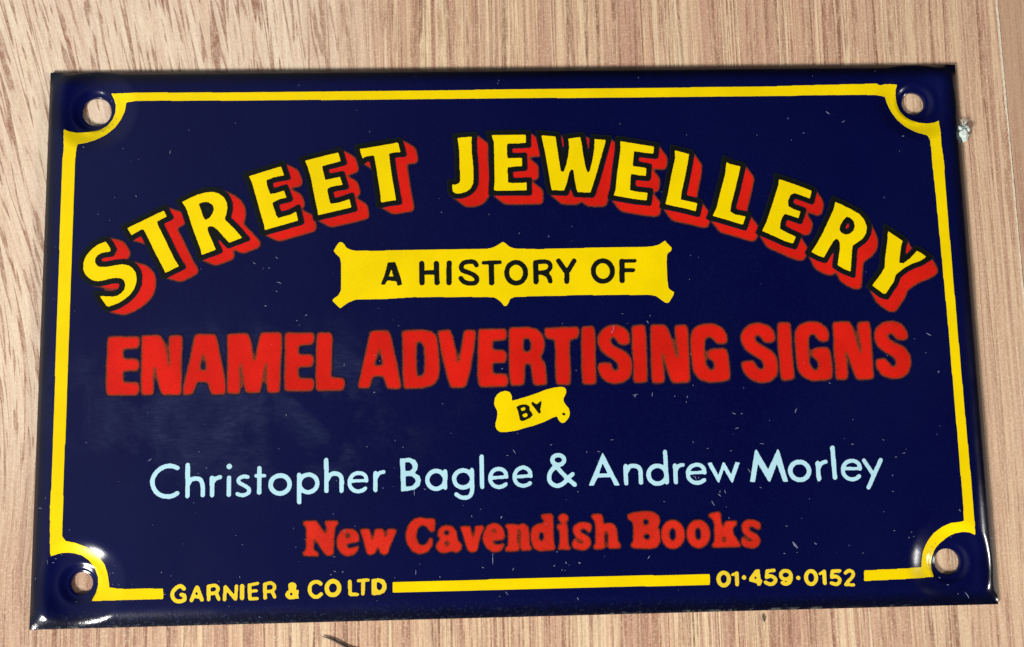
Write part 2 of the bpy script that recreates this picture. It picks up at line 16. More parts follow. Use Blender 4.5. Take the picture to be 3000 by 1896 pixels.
 'NEWC': [('N',[('P',[(-28.32,-24.36),(-26.5,-24.29),(-26.17,-24.85),(-25.17,-26.29),(-25.23,-24.98),(-25.62,-24.42),(-23.63,-24.36),(-23.68,-24.91),(-24.07,-25.12),(-24.18,-26.53),(-24.29,-28.7),(-24.84,-28.93),(-25.39,-28.68),(-26.82,-26.58),(-26.88,-28.1),(-26.16,-28.44),(-26.21,-28.93),(-28.3,-28.77),(-28.25,-28.28),(-27.81,-28.08),(-27.82,-25.14),(-28.26,-24.8)])]),('e',[('P',[(-23.74,-26.32),(-23.18,-25.57),(-22.41,-25.43),(-21.53,-25.61),(-21.03,-26.17),(-20.92,-27.21),(-21.75,-27.26),(-22.75,-27.46),(-22.31,-27.99),(-21.75,-27.92),(-21.0,-27.58),(-21.04,-28.13),(-21.54,-28.77),(-22.53,-29.02),(-23.3,-28.62),(-23.79,-27.84),(-23.9,-27.08)]),('X',-22.41,-26.35,0.35,-0.01,0.0,0.31)]),('w',[('P',[(-20.92,-25.52),(-19.59,-25.55),(-19.48,-26.1),(-19.23,-27.3),(-18.99,-26.11),(-18.93,-25.56),(-17.82,-25.59),(-17.68,-26.14),(-17.53,-27.12),(-17.33,-26.15),(-17.38,-25.6),(-16.05,-25.63),(-16.16,-26.17),(-16.78,-27.36),(-17.23,-28.76),(-17.73,-28.97),(-18.23,-28.74),(-18.5,-27.64),(-18.89,-28.72),(-19.55,-28.95),(-19.99,-28.7),(-20.32,-27.38),(-20.64,-26.18)])]),('C',[('P',[(-11.04,-24.43),(-11.06,-26.07),(-11.67,-26.17),(-12.11,-25.5),(-12.77,-25.16),(-13.33,-25.58),(-13.56,-26.56),(-13.3,-27.55),(-12.69,-27.89),(-12.13,-27.58),(-11.79,-26.82),(-11.35,-26.94),(-11.41,-27.81),(-12.03,-28.67),(-13.14,-28.97),(-14.13,-28.51),(-14.79,-27.51),(-14.95,-26.31),(-14.55,-25.12),(-13.76,-24.37),(-12.87,-24.19),(-12.1,-24.46),(-11.76,-24.36)])]),('a',[('P',[(-10.67,-25.97),(-10.22,-25.44),(-9.55,-25.29),(-8.78,-25.47),(-8.23,-26.14),(-8.19,-27.23),(-7.81,-27.57),(-7.53,-27.9),(-7.71,-28.55),(-8.27,-28.92),(-8.93,-28.63),(-9.71,-28.89),(-10.48,-28.81),(-10.98,-28.26),(-10.91,-27.61),(-10.3,-26.99),(-10.79,-26.74)]),('X',-9.56,-26.27,0.38,-0.01,0.0,0.35),('X',-9.53,-27.64,0.3,-0.01,0.0,0.37)]),('v',[('P',[(-7.89,-25.49),(-6.44,-25.47),(-6.32,-26.29),(-6.11,-27.34),(-5.87,-26.3),(-5.88,-25.48),(-4.77,-25.45),(-4.66,-25.89),(-5.12,-26.65),(-5.36,-27.63),(-5.6,-28.71),(-6.27,-28.94),(-6.82,-28.68),(-7.25,-27.37),(-7.51,-26.27)])]),('e',[('P',[(-4.7,-26.33),(-4.24,-25.46),(-3.45,-25.15),(-2.68,-25.33),(-2.13,-25.95),(-1.93,-26.83),(-2.05,-27.32),(-2.83,-27.38),(-3.67,-27.47),(-3.17,-28.0),(-2.51,-27.91),(-2.03,-27.65),(-2.12,-28.25),(-2.63,-28.84),(-3.53,-28.92),(-4.3,-28.47),(-4.78,-27.64),(-4.88,-26.98)]),('X',-3.36,-26.14,0.31,-0.01,0.0,0.26)]),('n',[('P',[(-1.9,-25.35),(-0.56,-25.33),(-0.39,-25.55),(0.56,-25.3),(1.11,-25.7),(1.26,-26.58),(1.28,-28.22),(1.61,-28.39),(1.48,-28.83),(0.15,-28.79),(0.03,-27.97),(0.11,-26.66),(-0.03,-25.83),(-0.29,-26.21),(-0.33,-27.74),(-0.12,-28.3),(-0.19,-28.84),(-1.97,-28.85),(-1.96,-28.36),(-1.56,-28.15),(-1.57,-25.96),(-1.85,-25.79)])]),('d',[('P',[(2.82,-24.2),(4.28,-24.12),(4.44,-24.45),(4.42,-27.42),(4.57,-28.3),(4.61,-28.85),(3.38,-28.87),(2.71,-28.96),(1.93,-28.67),(1.51,-27.9),(1.36,-26.91),(1.67,-25.82),(2.35,-25.4),(3.24,-25.36),(3.2,-24.87),(2.81,-24.58)]),('X',2.84,-27.05,0.33,-0.01,0.02,0.64)]),('i',[('P',[(4.86,-25.56),(6.26,-25.49),(6.35,-26.37),(6.35,-28.23),(6.68,-28.57),(6.62,-28.84),(4.94,-28.8),(4.95,-28.42),(5.24,-28.2),(5.23,-26.34),(4.91,-25.95)]),('E',5.78,-24.76,0.69,-0.02,0.02,0.61)]),('s',[('C',0.9,[(9.05,-25.88),(8.16,-25.75),(7.45,-26.17),(7.68,-26.89),(8.67,-27.52),(8.85,-28.13),(8.3,-28.52),(7.25,-28.31)]),('K',0.56,[(9.06,-25.66),(9.13,-26.43)]),('K',0.56,[(7.24,-27.7),(7.17,-28.25)])]),('h',[('P',[(9.44,-24.35),(10.79,-24.27),(11.0,-24.71),(11.02,-25.71),(11.87,-25.45),(12.54,-25.74),(12.85,-26.63),(12.86,-27.84),(13.24,-28.29),(13.22,-28.83),(11.76,-28.85),(11.5,-28.57),(11.63,-27.15),(11.43,-26.32),(11.14,-26.7),(11.11,-28.13),(11.2,-28.84),(9.64,-28.86),(9.59,-28.42),(9.94,-28.21),(9.96,-25.57),(9.81,-25.02),(9.48,-24.79)])]),('B',[('P',[(14.21,-24.46),(15.0,-24.25),(16.59,-24.09),(17.71,-24.21),(18.42,-24.77),(18.56,-25.55),(18.2,-26.2),(18.56,-26.98),(18.52,-27.97),(18.1,-28.73),(17.31,-28.99),(14.95,-28.87),(14.51,-28.64),(14.58,-28.21),(14.93,-28.0),(14.96,-25.47),(14.3,-25.12)]),('X',16.65,-25.51,0.41,-0.01,0.02,0.42),('X',16.72,-27.4,0.43,-0.01,0.02,0.42)]),('o',[('E',20.17,-27.19,1.58,-0.04,0.08,1.89),('X',20.13,-27.19,0.43,-0.01,0.03,0.86)]),('o',[('E',23.55,-27.21,1.58,-0.04,0.08,1.85),('X',23.51,-27.21,0.41,-0.01,0.04,0.86)]),('k',[('P',[(25.04,-24.59),(26.41,-24.35),(26.68,-24.63),(26.68,-25.96),(26.87,-26.63),(27.14,-25.75),(27.37,-25.59),(28.73,-25.62),(28.76,-26.12),(28.12,-26.55),(28.2,-27.32),(28.83,-28.33),(29.14,-28.77),(29.02,-29.05),(25.29,-29.01),(25.14,-28.68),(25.61,-28.36),(25.72,-25.94),(25.46,-25.27),(25.02,-25.04)]),('X',26.92,-28.01,0.27,-0.01,0.02,0.4)]),('s',[('C',0.91,[(31.47,-26.29),(30.75,-25.97),(30.01,-26.04),(29.76,-26.58),(30.12,-27.26),(31.0,-27.77),(31.26,-28.38),(30.73,-28.79),(29.77,-28.62)]),('K',0.54,[(31.49,-26.02),(31.55,-26.63)]),('K',0.54,[(29.46,-28.01),(29.44,-28.56)])])],
 'GARN': [('G',[('C',0.49,[(-43.49,-32.58),(-43.9,-32.25),(-44.47,-32.45),(-44.93,-33.04),(-44.85,-33.76),(-44.22,-34.17),(-43.5,-34.04),(-43.36,-33.72),(-43.48,-33.42),(-43.81,-33.32)])]),('A',[('K',0.48,[(-41.86,-32.47),(-42.5,-34.07)]),('K',0.48,[(-41.77,-32.48),(-41.18,-34.03)]),('K',0.44,[(-42.21,-33.61),(-41.41,-33.63)]),('X',-41.89,-33.22,0.15,-0.0,-0.0,0.2)]),('R',[('K',0.48,[(-40.35,-32.4),(-40.31,-34.01)]),('C',0.44,[(-40.23,-32.34),(-39.54,-32.28),(-39.14,-32.61),(-39.27,-33.08),(-39.67,-33.24),(-40.25,-33.23)]),('K',0.44,[(-39.34,-33.25),(-39.02,-34.01)]),('X',-39.69,-32.78,0.22,-0.01,-0.0,0.17)]),('N',[('K',0.44,[(-38.21,-32.57),(-38.27,-34.07)]),('K',0.44,[(-38.19,-32.49),(-36.9,-34.03)]),('K',0.42,[(-36.77,-32.42),(-36.86,-34.03)])]),('I',[('K',0.54,[(-36.05,-32.44),(-36.04,-33.94)])]),('E',[('K',0.48,[(-35.1,-32.36),(-35.05,-34.0)]),('K',0.38,[(-35.1,-32.32),(-34.05,-32.15)]),('K',0.38,[(-35.09,-33.14),(-34.22,-33.07)]),('K',0.41,[(-35.05,-34.06),(-34.1,-34.06)])]),('R',[('K',0.48,[(-33.13,-32.3),(-33.08,-33.98)]),('C',0.41,[(-33.02,-32.23),(-32.41,-32.12),(-31.93,-32.4),(-31.93,-32.9),(-32.32,-33.18),(-33.05,-33.2)]),('K',0.44,[(-32.18,-33.22),(-31.86,-33.91)])]),('&',[('P',[(-30.1,-32.62),(-30.07,-32.27),(-29.67,-32.1),(-29.23,-32.21),(-29.07,-32.51),(-29.11,-33.15),(-28.79,-33.09),(-28.75,-33.37),(-28.86,-33.73),(-28.72,-34.2),(-29.29,-34.22),(-29.95,-34.28),(-30.39,-33.98),(-30.52,-33.62),(-30.32,-33.26),(-30.06,-33.13)]),('X',-29.73,-33.6,0.18,-0.0,-0.0,0.19)]),('C',[('C',0.47,[(-25.94,-32.4),(-26.23,-32.18),(-26.67,-32.13),(-27.18,-32.41),(-27.38,-33.05),(-27.18,-33.7),(-26.67,-34.04),(-26.23,-33.98),(-25.88,-33.7)])]),('O',[('O',-24.36,-32.98,0.8,-0.02,0.0,0.88,0.56)]),('L',[('K',0.47,[(-22.2,-32.19),(-22.15,-33.75)]),('K',0.41,[(-22.13,-33.83),(-21.22,-33.86)])]),('T',[('K',0.41,[(-21.07,-32.13),(-19.82,-32.07)]),('K',0.48,[(-20.44,-32.14),(-20.51,-33.78)])]),('D',[('P',[(-19.38,-31.99),(-18.46,-31.89),(-17.8,-32.06),(-17.45,-32.65),(-17.46,-33.23),(-17.74,-33.72),(-18.33,-33.96),(-19.13,-34.03),(-19.35,-33.9),(-19.38,-32.96)]),('H',[(-18.72,-32.4),(-18.39,-32.37),(-18.02,-32.71),(-18.01,-33.07),(-18.25,-33.42),(-18.54,-33.38),(-18.72,-33.12)])])],
 'PHONE': [('0',[('O',26.64,-33.1,0.69,-0.02,0.04,0.82,0.51)]),('1',[('K',0.49,[(28.41,-32.4),(28.38,-33.81)]),('K',0.34,[(27.81,-32.58),(28.36,-32.38)])]),('dot',[('E',29.34,-32.97,0.28,-0.01,0.01,0.29)]),('4',[('P',[(30.87,-32.0),(31.43,-31.97),(31.51,-33.2),(31.74,-33.39),(31.67,-33.66),(31.42,-34.06),(31.09,-34.06),(30.97,-33.74),(30.04,-33.48),(30.01,-33.12)]),('X',30.84,-33.05,0.15,-0.0,0.01,0.18)]),('5',[('K',0.43,[(33.35,-32.15),(32.43,-32.21)]),('K',0.43,[(32.43,-32.21),(32.32,-32.95)]),('C',0.47,[(32.32,-33.0),(32.89,-32.87),(33.44,-33.21),(33.44,-33.57),(33.02,-33.9),(32.51,-33.85),(32.16,-33.66)])]),('9',[('O',34.87,-32.78,0.66,-0.02,0.03,0.55,0.47),('C',0.47,[(35.55,-32.76),(35.53,-33.3),(35.29,-33.75),(34.81,-33.94),(34.37,-33.77)])]),('dot',[('E',36.52,-33.19,0.28,-0.01,0.02,0.27)]),('0',[('O',38.22,-33.19,0.68,-0.02,0.05,0.84,0.49)]),('1',[('K',0.47,[(40.0,-32.46),(40.01,-33.96)]),('K',0.34,[(39.42,-32.74),(39.93,-32.48)])]),('5',[('K',0.42,[(42.08,-32.42),(41.11,-32.46)]),('K',0.43,[(41.08,-32.45),(40.97,-33.16)]),('C',0.45,[(40.97,-33.21),(41.54,-33.13),(41.99,-33.46),(41.97,-33.83),(41.53,-34.14),(40.88,-33.96)])]),('2',[('C',0.43,[(42.82,-32.71),(43.24,-32.44),(43.7,-32.55),(43.87,-32.87),(43.65,-33.32),(43.15,-33.77),(42.77,-34.21)]),('K',0.38,[(42.8,-34.21),(43.83,-34.28)])])],
 'BANNER': [('P',[(-23.57,12.65),(-23.17,12.64),(-22.88,12.38),(-22.65,11.93),(-22.02,11.57),(-21.33,11.44),(-18.7,11.38),(-14.11,11.45),(-8.37,11.42),(-3.76,11.41),(-2.95,11.54),(-2.25,11.86),(-1.72,12.2),(-1.43,12.37),(-1.09,12.17),(-0.64,11.71),(0.05,11.44),(0.36,11.4),(3.25,11.28),(7.88,11.33),(12.53,11.37),(17.18,11.36),(18.93,11.42),(19.88,11.67),(20.36,12.0),(20.72,12.2),(21.05,11.75),(21.59,11.21),(21.47,10.74),(20.99,10.45),(20.85,9.86),(20.78,8.21),(20.86,5.75),(21.13,5.4),(21.67,5.04),(21.5,4.57),(20.89,3.65),(20.48,3.6),(19.92,4.01),(19.24,4.55),(18.55,4.74),(14.62,4.82),(8.85,4.87),(4.24,4.83),(0.79,4.79),(-0.02,4.75),(-0.59,4.52),(-0.89,3.89),(-1.13,3.55),(-1.47,3.58),(-1.86,4.14),(-2.54,4.67),(-2.85,4.76),(-3.88,4.83),(-9.6,4.91),(-13.6,4.97),(-17.59,4.77),(-21.34,4.76),(-22.25,4.43),(-22.93,3.98),(-23.39,3.6),(-23.84,3.99),(-24.47,4.66),(-24.3,4.92),(-23.67,5.37),(-23.33,6.01),(-23.28,7.28),(-23.28,9.02),(-23.34,10.07),(-23.51,10.6),(-23.96,11.02),(-24.33,11.43),(-23.97,12.07)])],
 'RIBBON': [('P',[(-1.53,-7.89),(-1.17,-7.95),(-0.91,-8.1),(-0.75,-8.42),(-0.64,-8.62),(-0.68,-8.9),(-0.65,-9.24),(-0.2,-9.11),(1.12,-8.76),(2.55,-8.34),(3.99,-7.8),(5.13,-7.56),(5.99,-7.48),(6.39,-7.56),(6.61,-7.85),(6.62,-8.25),(6.41,-8.7),(6.2,-9.09),(6.22,-9.43),(6.49,-9.89),(6.88,-10.35),(7.03,-10.92),(6.93,-11.48),(6.67,-11.87),(6.32,-12.21),(6.03,-12.31),(5.75,-12.19),(5.47,-11.85),(5.29,-11.39),(4.74,-11.55),(3.59,-12.09),(2.16,-12.57),(1.02,-12.83),(-0.11,-13.17),(-1.53,-13.34),(-2.27,-13.33),(-2.71,-13.04),(-2.9,-12.64),(-2.89,-12.08),(-2.71,-11.52),(-2.62,-11.01),(-2.66,-10.44),(-2.94,-9.93),(-3.03,-9.48),(-2.92,-8.8),(-2.62,-8.35),(-2.11,-8.02)])],
 'BORDER': [('P',[(-54.94,34.16),(-52.53,34.02),(-34.99,33.86),(36.12,33.99),(39.88,34.09),(43.65,34.15),(54.71,34.32),(54.44,33.51),(54.39,32.73),(54.54,31.64),(54.92,30.55),(55.54,29.77),(56.41,29.14),(57.44,28.74),(58.61,28.59),(59.49,28.67),(60.18,28.94),(60.08,25.5),(60.25,22.87),(60.18,18.67),(60.31,0.56),(60.42,-10.66),(60.59,-21.69),(60.58,-24.5),(60.65,-28.24),(59.99,-27.91),(59.18,-27.79),(58.1,-27.96),(57.11,-28.43),(56.05,-29.24),(55.42,-29.99),(54.99,-30.95),(54.7,-32.05),(54.72,-32.74),(54.9,-33.6),(50.87,-33.68),(45.25,-33.81),(45.34,-32.44),(48.82,-32.39),(53.26,-32.25),(53.37,-31.32),(53.64,-30.22),(54.28,-28.98),(55.18,-27.88),(56.33,-27.06),(57.46,-26.59),(58.58,-26.48),(59.19,-26.35),(59.26,-24.47),(59.25,-21.66),(59.07,0.58),(58.74,18.69),(58.6,22.89),(58.59,24.75),(58.55,26.13),(58.28,26.76),(56.89,27.26),(55.5,28.09),(54.39,29.13),(53.57,30.37),(53.02,31.59),(52.74,32.49),(52.06,32.58),(49.58,32.67),(43.56,32.69),(36.04,32.6),(-34.97,32.72),(-49.56,32.84),(-52.06,32.81),(-52.75,32.74),(-52.92,31.64),(-53.42,30.46),(-54.26,29.27),(-55.37,28.3),(-56.74,27.53),(-58.09,27.04),(-59.04,26.86),(-59.15,26.16),(-59.27,24.34),(-59.27,2.25),(-59.29,-19.05),(-59.28,-21.78),(-59.24,-25.58),(-58.75,-26.2),(-57.69,-26.43),(-56.36,-26.95),(-55.42,-27.45),(-54.62,-28.29),(-53.87,-29.39),(-53.51,-30.49),(-53.35,-31.43),(-53.21,-32.24),(-52.12,-32.39),(-50.01,-32.45),(-46.15,-32.48),(-46.12,-33.82),(-47.95,-33.84),(-52.03,-33.84),(-55.49,-33.94),(-54.98,-32.88),(-54.77,-31.81),(-54.83,-30.87),(-55.21,-29.78),(-55.92,-28.82),(-56.86,-28.11),(-57.79,-27.81),(-58.58,-27.69),(-59.61,-27.75),(-60.7,-28.09),(-60.8,-25.81),(-60.94,-21.74),(-60.86,-19.01),(-60.89,2.28),(-60.99,24.37),(-60.83,26.18),(-61.03,29.03),(-60.47,28.74),(-59.39,28.56),(-58.01,28.67),(-56.59,28.96),(-55.46,29.62),(-54.76,30.52),(-54.36,31.58),(-54.32,32.64),(-54.56,33.4)])],
 'RULE': [('P',[(-16.65,-32.41),(-5.58,-32.4),(10.03,-32.34),(24.81,-32.45),(24.79,-33.81),(9.98,-33.74),(-5.61,-33.76),(-16.66,-33.75)])],
}
DUST = [(-50.93,19.41,0.4,-40),(-55.88,17.01,0.29,-60),(-54.38,16.13,0.17,-90),(-31.94,10.63,0.5,-40),(-34.89,9.98,0.58,-35),(-32.95,9.25,0.26,20),(-31.57,7.2,0.79,-20),(-31.9,6.07,0.2,0),(-33.36,4.11,0.36,0),(-27.94,2.76,0.36,10),(-29.16,2.08,0.29,-30),(-28.84,1.43,0.17,-60),(-15.61,1.13,0.17,0),(-22.9,-4.01,0.43,-100),(-18.91,-7.75,0.36,20),(-18.18,-3.56,0.2,0),(-18.89,-2.78,0.17,0),(-30.51,-10.52,0.4,-60),(14.52,2.24,0.26,0),(17.88,1.05,0.5,-60),(15.85,-8.7,0.86,10),(15.82,-8.9,0.5,60),(18.17,-8.71,0.65,-95),(-1.88,-4.9,0.43,25),(13.3,0.37,0.86,-95),(13.05,-0.2,0.58,55),(21.16,-9.02,0.2,0),(23.71,-7.62,0.17,-60),(22.69,-9.83,0.26,-90),(22.84,-9.15,0.36,-100),(29.04,-11.48,0.58,-25),(30.04,-11.53,0.22,0),(37.45,-11.27,0.86,65),(29.34,-13.47,0.65,20),(42.24,-7.66,0.29,-40),(56.27,-1.28,0.86,-30),(57.24,-6.35,0.32,-20),(57.23,-6.47,0.26,-110),(30.05,-11.5,0.22,0),(-48.24,-15.99,0.72,30),(-40.82,-17.18,0.36,-20),(-41.91,-17.89,0.22,-60),(-36.06,-27.19,0.2,0),(-36.92,-25.96,0.2,-40),(-24.19,-28.99,0.43,0),(-46.39,-30.42,0.17,-90),(-41.85,-15.08,0.14,0),(-42.45,-21.67,0.17,0),(-19.9,-14.88,0.2,0),(-15.17,-15.04,0.2,0),(-1.39,-16.43,0.36,0),(-0.48,-15.95,0.72,-60),(-13.74,-21.04,0.86,-90),(-12.32,-20.55,0.4,-20),(-6.23,-24.21,0.36,-75),(-2.37,-24.46,0.43,60),(-5.08,-23.35,0.17,0),(-3.57,-29.23,0.43,-100),(-3.61,-29.94,1.3,-90),(10.73,-16.13,0.43,-25),(9.14,-16.19,0.22,-90),(4.42,-15.13,0.32,20),(12.53,-14.65,0.43,15),(25.28,-16.06,0.29,0),(23.36,-15.16,0.2,-60),(25.69,-23.26,0.86,-60),(26.59,-22.22,0.58,-40),(26.67,-21.78,0.43,-100),(27.35,-21.79,0.58,-75),(23.52,-19.87,0.58,-80),(23.24,-19.7,0.32,-40),(23.91,-19.88,0.36,-110),(5.98,-30.49,0.36,-60),(7.76,-30.54,0.4,-30),(16.84,-30.05,0.58,60),(7.8,-21.36,0.26,60),(27.7,-25.24,0.26,-90),(32.58,-15.61,0.65,-10),(28.39,-16.42,0.26,40),(44.81,-15.88,0.36,-10),(51.71,-17.19,0.5,15),(50.58,-17.73,0.36,0),(49.04,-15.4,0.26,-20),(36.37,-28.92,1.3,-52),(39.05,-28.8,0.43,-50),(34.84,-29.99,0.29,-30),(35.31,-26.47,0.26,0),(49.86,-22.24,0.23,0),(49.7,-27.38,0.23,0),(32.12,-21.34,0.36,-30),(30.69,-19.13,0.72,-60),(-2.38,-24.46,0.43,65),(5.99,-30.49,0.32,-45),(4.44,-30.86,0.36,50),(-0.96,-31.16,0.5,60),(7.74,-30.56,0.36,-40),(5.45,-31.4,0.2,-90),(-2.77,-34.56,0.2,0),(-1.85,-34.18,0.65,-50),(7.42,-35.12,0.43,-70),(4.82,-29.05,0.26,30),(19.18,-22.88,0.26,0),(-24.18,-28.98,0.43,0),(-13.66,-31.24,0.72,-90),(-22.85,-25.69,0.5,-90),(-24.12,-30.87,0.43,-20),(-23.08,-30.95,0.36,40),(-24.62,-31.24,0.36,20),(-10.52,-31.91,0.29,-60),(-4.92,-30.83,0.32,-20),(-46.4,-30.45,0.24,50),(-39.04,-31.74,0.24,0),(-36.35,-31.27,0.27,-90),(-45.91,-33.2,0.29,0),(-37.69,-34.95,0.17,0),(40.75,27.21,0.25,0),(46.44,28.82,0.61,30),(44.3,30.12,0.72,-40),(54.76,26.65,0.36,0),(36.33,-28.92,1.26,-55),(39.1,-28.82,0.32,0),(35.33,-26.47,0.22,0),(49.7,-27.37,0.25,0),(51.97,-27.64,0.18,0),(49.88,-22.25,0.25,0),(62.02,-24.19,0.32,0),(52.26,-28.2,0.22,0),(51.6,-28.35,0.32,50),(58.74,-24.94,0.36,-60),(59.05,-36.07,0.99,-60),(34.85,-30.02,0.25,0),(63.05,-28.79,1.08,-5),(55.72,-33.73,0.36,-30),(56.65,-34.65,0.32,-40),(-60.42,-28.93,0.36,0),(-60.09,-28.42,0.31,0),(-59.37,-27.93,0.22,0),(-52.72,-30.39,0.22,0),(-53.14,-30.46,0.14,0),(-51.84,-31.89,0.29,-60),(-52.74,-31.83,0.18,0),(-53.2,-31.77,0.14,0),(-46.39,-30.46,0.18,0),(-53.22,-30.73,0.14,0),(-58.32,-24.79,0.18,0),(-36.07,-27.18,0.18,0),(-62.3,-21.93,0.63,0),(-61.57,-20.61,0.32,-90),(-62.66,-30.93,0.45,-90),(-61.1,-28.79,0.72,-80),(-58.22,26.39,0.4,-30),(-37.72,29.52,0.25,-90),(-44.03,28.57,0.22,-90),(-46.46,25.54,0.72,-100)]  # also holds glints near the lower-left dimple, added as pale flecks
CAM_R = [[0.9993181, 0.01715657, -0.03269547], [-0.02124359, 0.99140814, -0.12906822], [0.03020019, 0.12967478, 0.99109657]]
CAM_C = [-4.9424, -16.6625, 138.6888]
CAM_F = 3008.64
HH = 37.419

# ------------------------------------------------------------------ camera
cam = bpy.data.cameras.new('camera'); cam_o = bpy.data.objects.new('camera', cam); scene.collection.objects.link(cam_o)
scene.camera = cam_o
M4 = Matrix([[*CAM_R[0], CAM_C[0]*MM], [*CAM_R[1], CAM_C[1]*MM], [*CAM_R[2], CAM_C[2]*MM], [0, 0, 0, 1]])
cam_o.matrix_world = M4
cam.sensor_fit = 'HORIZONTAL'; cam.sensor_width = 36.0; cam.lens = CAM_F/3000.0*36.0
cam.clip_start = 0.005; cam.clip_end = 20.0
# ------------------------------------------------------------------ world: a dim room, a little brighter on the left
world = bpy.data.worlds.new('World'); scene.world = world; world.use_nodes = True
wn = world.node_tree; wn.nodes.clear()
def N(t, kind, **kw):
    n = t.nodes.new(kind)
    for k, v in kw.items():
        if k == 'inp':
            for a, b in v.items(): n.inputs[a].default_value = b
        else: setattr(n, k, v)
    return n
tc = N(wn, 'ShaderNodeTexCoord'); sp = N(wn, 'ShaderNodeSeparateXYZ'); wn.links.new(tc.outputs['Generated'], sp.inputs[0])
mr = N(wn, 'ShaderNodeMapRange', inp={'From Min': -0.66, 'From Max': 0.14, 'To Min': 0.0, 'To Max': 1.0}); mr.interpolation_type = 'SMOOTHSTEP'
wn.links.new(sp.outputs[0], mr.inputs['Value'])
cr = N(wn, 'ShaderNodeMix', data_type='RGBA'); cr.inputs['A'].default_value = (0.30, 0.32, 0.36, 1); cr.inputs['B'].default_value = (0.012, 0.013, 0.018, 1)
wn.links.new(mr.outputs[0], cr.inputs['Factor'])
bg = N(wn, 'ShaderNodeBackground'); wo = N(wn, 'ShaderNodeOutputWorld')
wn.links.new(cr.outputs['Result'], bg.inputs['Color']); bg.inputs['Strength'].default_value = 1.0
wn.links.new(bg.outputs[0], wo.inputs[0])
# ------------------------------------------------------------------ lamps of the room
def area(name, loc, size, power, col, size_y=None):
    l = bpy.data.lights.new(name, 'AREA'); l.energy = power; l.color = col; l.size = size
    if size_y: l.shape = 'RECTANGLE'; l.size_y = size_y
    o = bpy.data.objects.new(name, l); scene.collection.objects.link(o); o.location = loc
    d = (Vector((0, 0, 0))-Vector(loc)).normalized(); o.rotation_euler = d.to_track_quat('-Z', 'Y').to_euler()
    return o
area('key_light', (-0.50, -0.50, 0.44), 0.22, 11.0, (1.0, 0.97, 0.92), 0.18)
area('room_light', (0.72, -0.17, 0.34), 0.13, 3.2, (1.0, 0.96, 0.91), 0.10)
scene.view_settings.view_transform = 'Standard'; scene.view_settings.look = 'None'
scene.view_settings.exposure = 0.0; scene.view_settings.gamma = 1.0
scene.view_settings.use_curve_mapping = False
scene.render.resolution_x = 1024; scene.render.resolution_y = 647

rng = np.random.RandomState(7); random.seed(7)
# ------------------------------------------------------------------ the enamelled face as a height field (mm)
HW = 63.5; HX, HY = 57.0, 31.7
def hole_r(x, y):
    x = np.asarray(x); y = np.asarray(y)
    return np.where(x < 0, np.where(y > 0, 2.0, 1.42), np.where(y > 0, 1.6, 1.7))
def S(x, y):
    x = np.asarray(x, float); y = np.asarray(y, float)
    k = lambda d: 1-np.maximum(1-d/2.8, 0)**2.1
    h = 0.45 + 1.15*k(HW-np.abs(x))*k(37.42-np.abs(y)) + 0.25*(1-(x/63.5)**2)*(1-(y/37.42)**2)
    r = np.hypot(np.abs(x)-HX, np.abs(y)-HY)
    q = r-(hole_r(x, y)-1.6)*np.clip((4.5-r)/2.5, 0, 1)
    t = np.clip((6.1-r)/3.2, 0, 1); t = t*t*(3-2*t)
    u = np.clip((3.0-q)/1.05, 0, 1); u = u*u*(3-2*u)
    lip = np.clip((2.0-q)/0.4, 0, 1)**2
    return h-0.68*t-0.36*u-0.14*lip
def SN(x, y):
    e = 0.02
    gx = (S(x+e, y)-S(x-e, y))/(2*e); gy = (S(x, y+e)-S(x, y-e))/(2*e)
    n = np.stack([-gx, -gy, np.ones_like(gx)], -1)
    return n/np.linalg.norm(n, axis=-1, keepdims=True)

def link(name, me, mat, parent=None, label=None):
    o = bpy.data.objects.new(name, me); scene.collection.objects.link(o)
    if mat is not None and not me.materials: me.materials.append(mat)
    if parent is not None: o.parent = parent
    if label: o['label'] = label
    return o
def mesh(name, V, F, smooth=True, normals=None):
    me = bpy.data.meshes.new(name)
    me.from_pydata([tuple(v) for v in np.asarray(V, float)*MM], [], F); me.update()
    if smooth: me.polygons.foreach_set('use_smooth', [True]*len(me.polygons))
    if normals is not None: me.normals_split_custom_set_from_vertices([tuple(n) for n in normals])
    return me
# ------------------------------------------------------------------ materials
def new_mat(name):
    m = bpy.data.materials.new(name); m.use_nodes = True; t = m.node_tree; t.nodes.clear()
    out = N(t, 'ShaderNodeOutputMaterial'); b = N(t, 'ShaderNodeBsdfPrincipled'); t.links.new(b.outputs[0], out.inputs[0])
    return m, t, b
def coords(t, scale=(1, 1, 1)):
    tcn = N(t, 'ShaderNodeTexCoord'); mp = N(t, 'ShaderNodeMapping'); mp.inputs['Scale'].default_value = scale
    t.links.new(tcn.outputs['Object'], mp.inputs['Vector']); return mp.outputs[0]
def noise_n(t, vec, scale, detail=3, rough=0.55, dist=0.0):
    n = N(t, 'ShaderNodeTexNoise', inp={'Scale': scale, 'Detail': detail, 'Roughness': rough, 'Distortion': dist}); t.links.new(vec, n.inputs['Vector']); return n.outputs['Fac']
def ramp(t, fac, stops, interp='LINEAR'):
    r = N(t, 'ShaderNodeValToRGB'); r.color_ramp.interpolation = interp
    el = r.color_ramp.elements
    while len(el) < len(stops): el.new(0.5)
    for e, (p, c) in zip(el, stops): e.position = p; e.color = (*c, 1) if len(c) == 3 else c
    t.links.new(fac, r.inputs[0]); return r.outputs[0]
def rng_n(t, v, a, b, c=0.0, d=1.0, smooth=False):
    n = N(t, 'ShaderNodeMapRange', inp={'From Min': a, 'From Max': b, 'To Min': c, 'To Max': d})
    if smooth: n.interpolation_type = 'SMOOTHSTEP'
    t.links.new(v, n.inputs['Value']); return n.outputs[0]
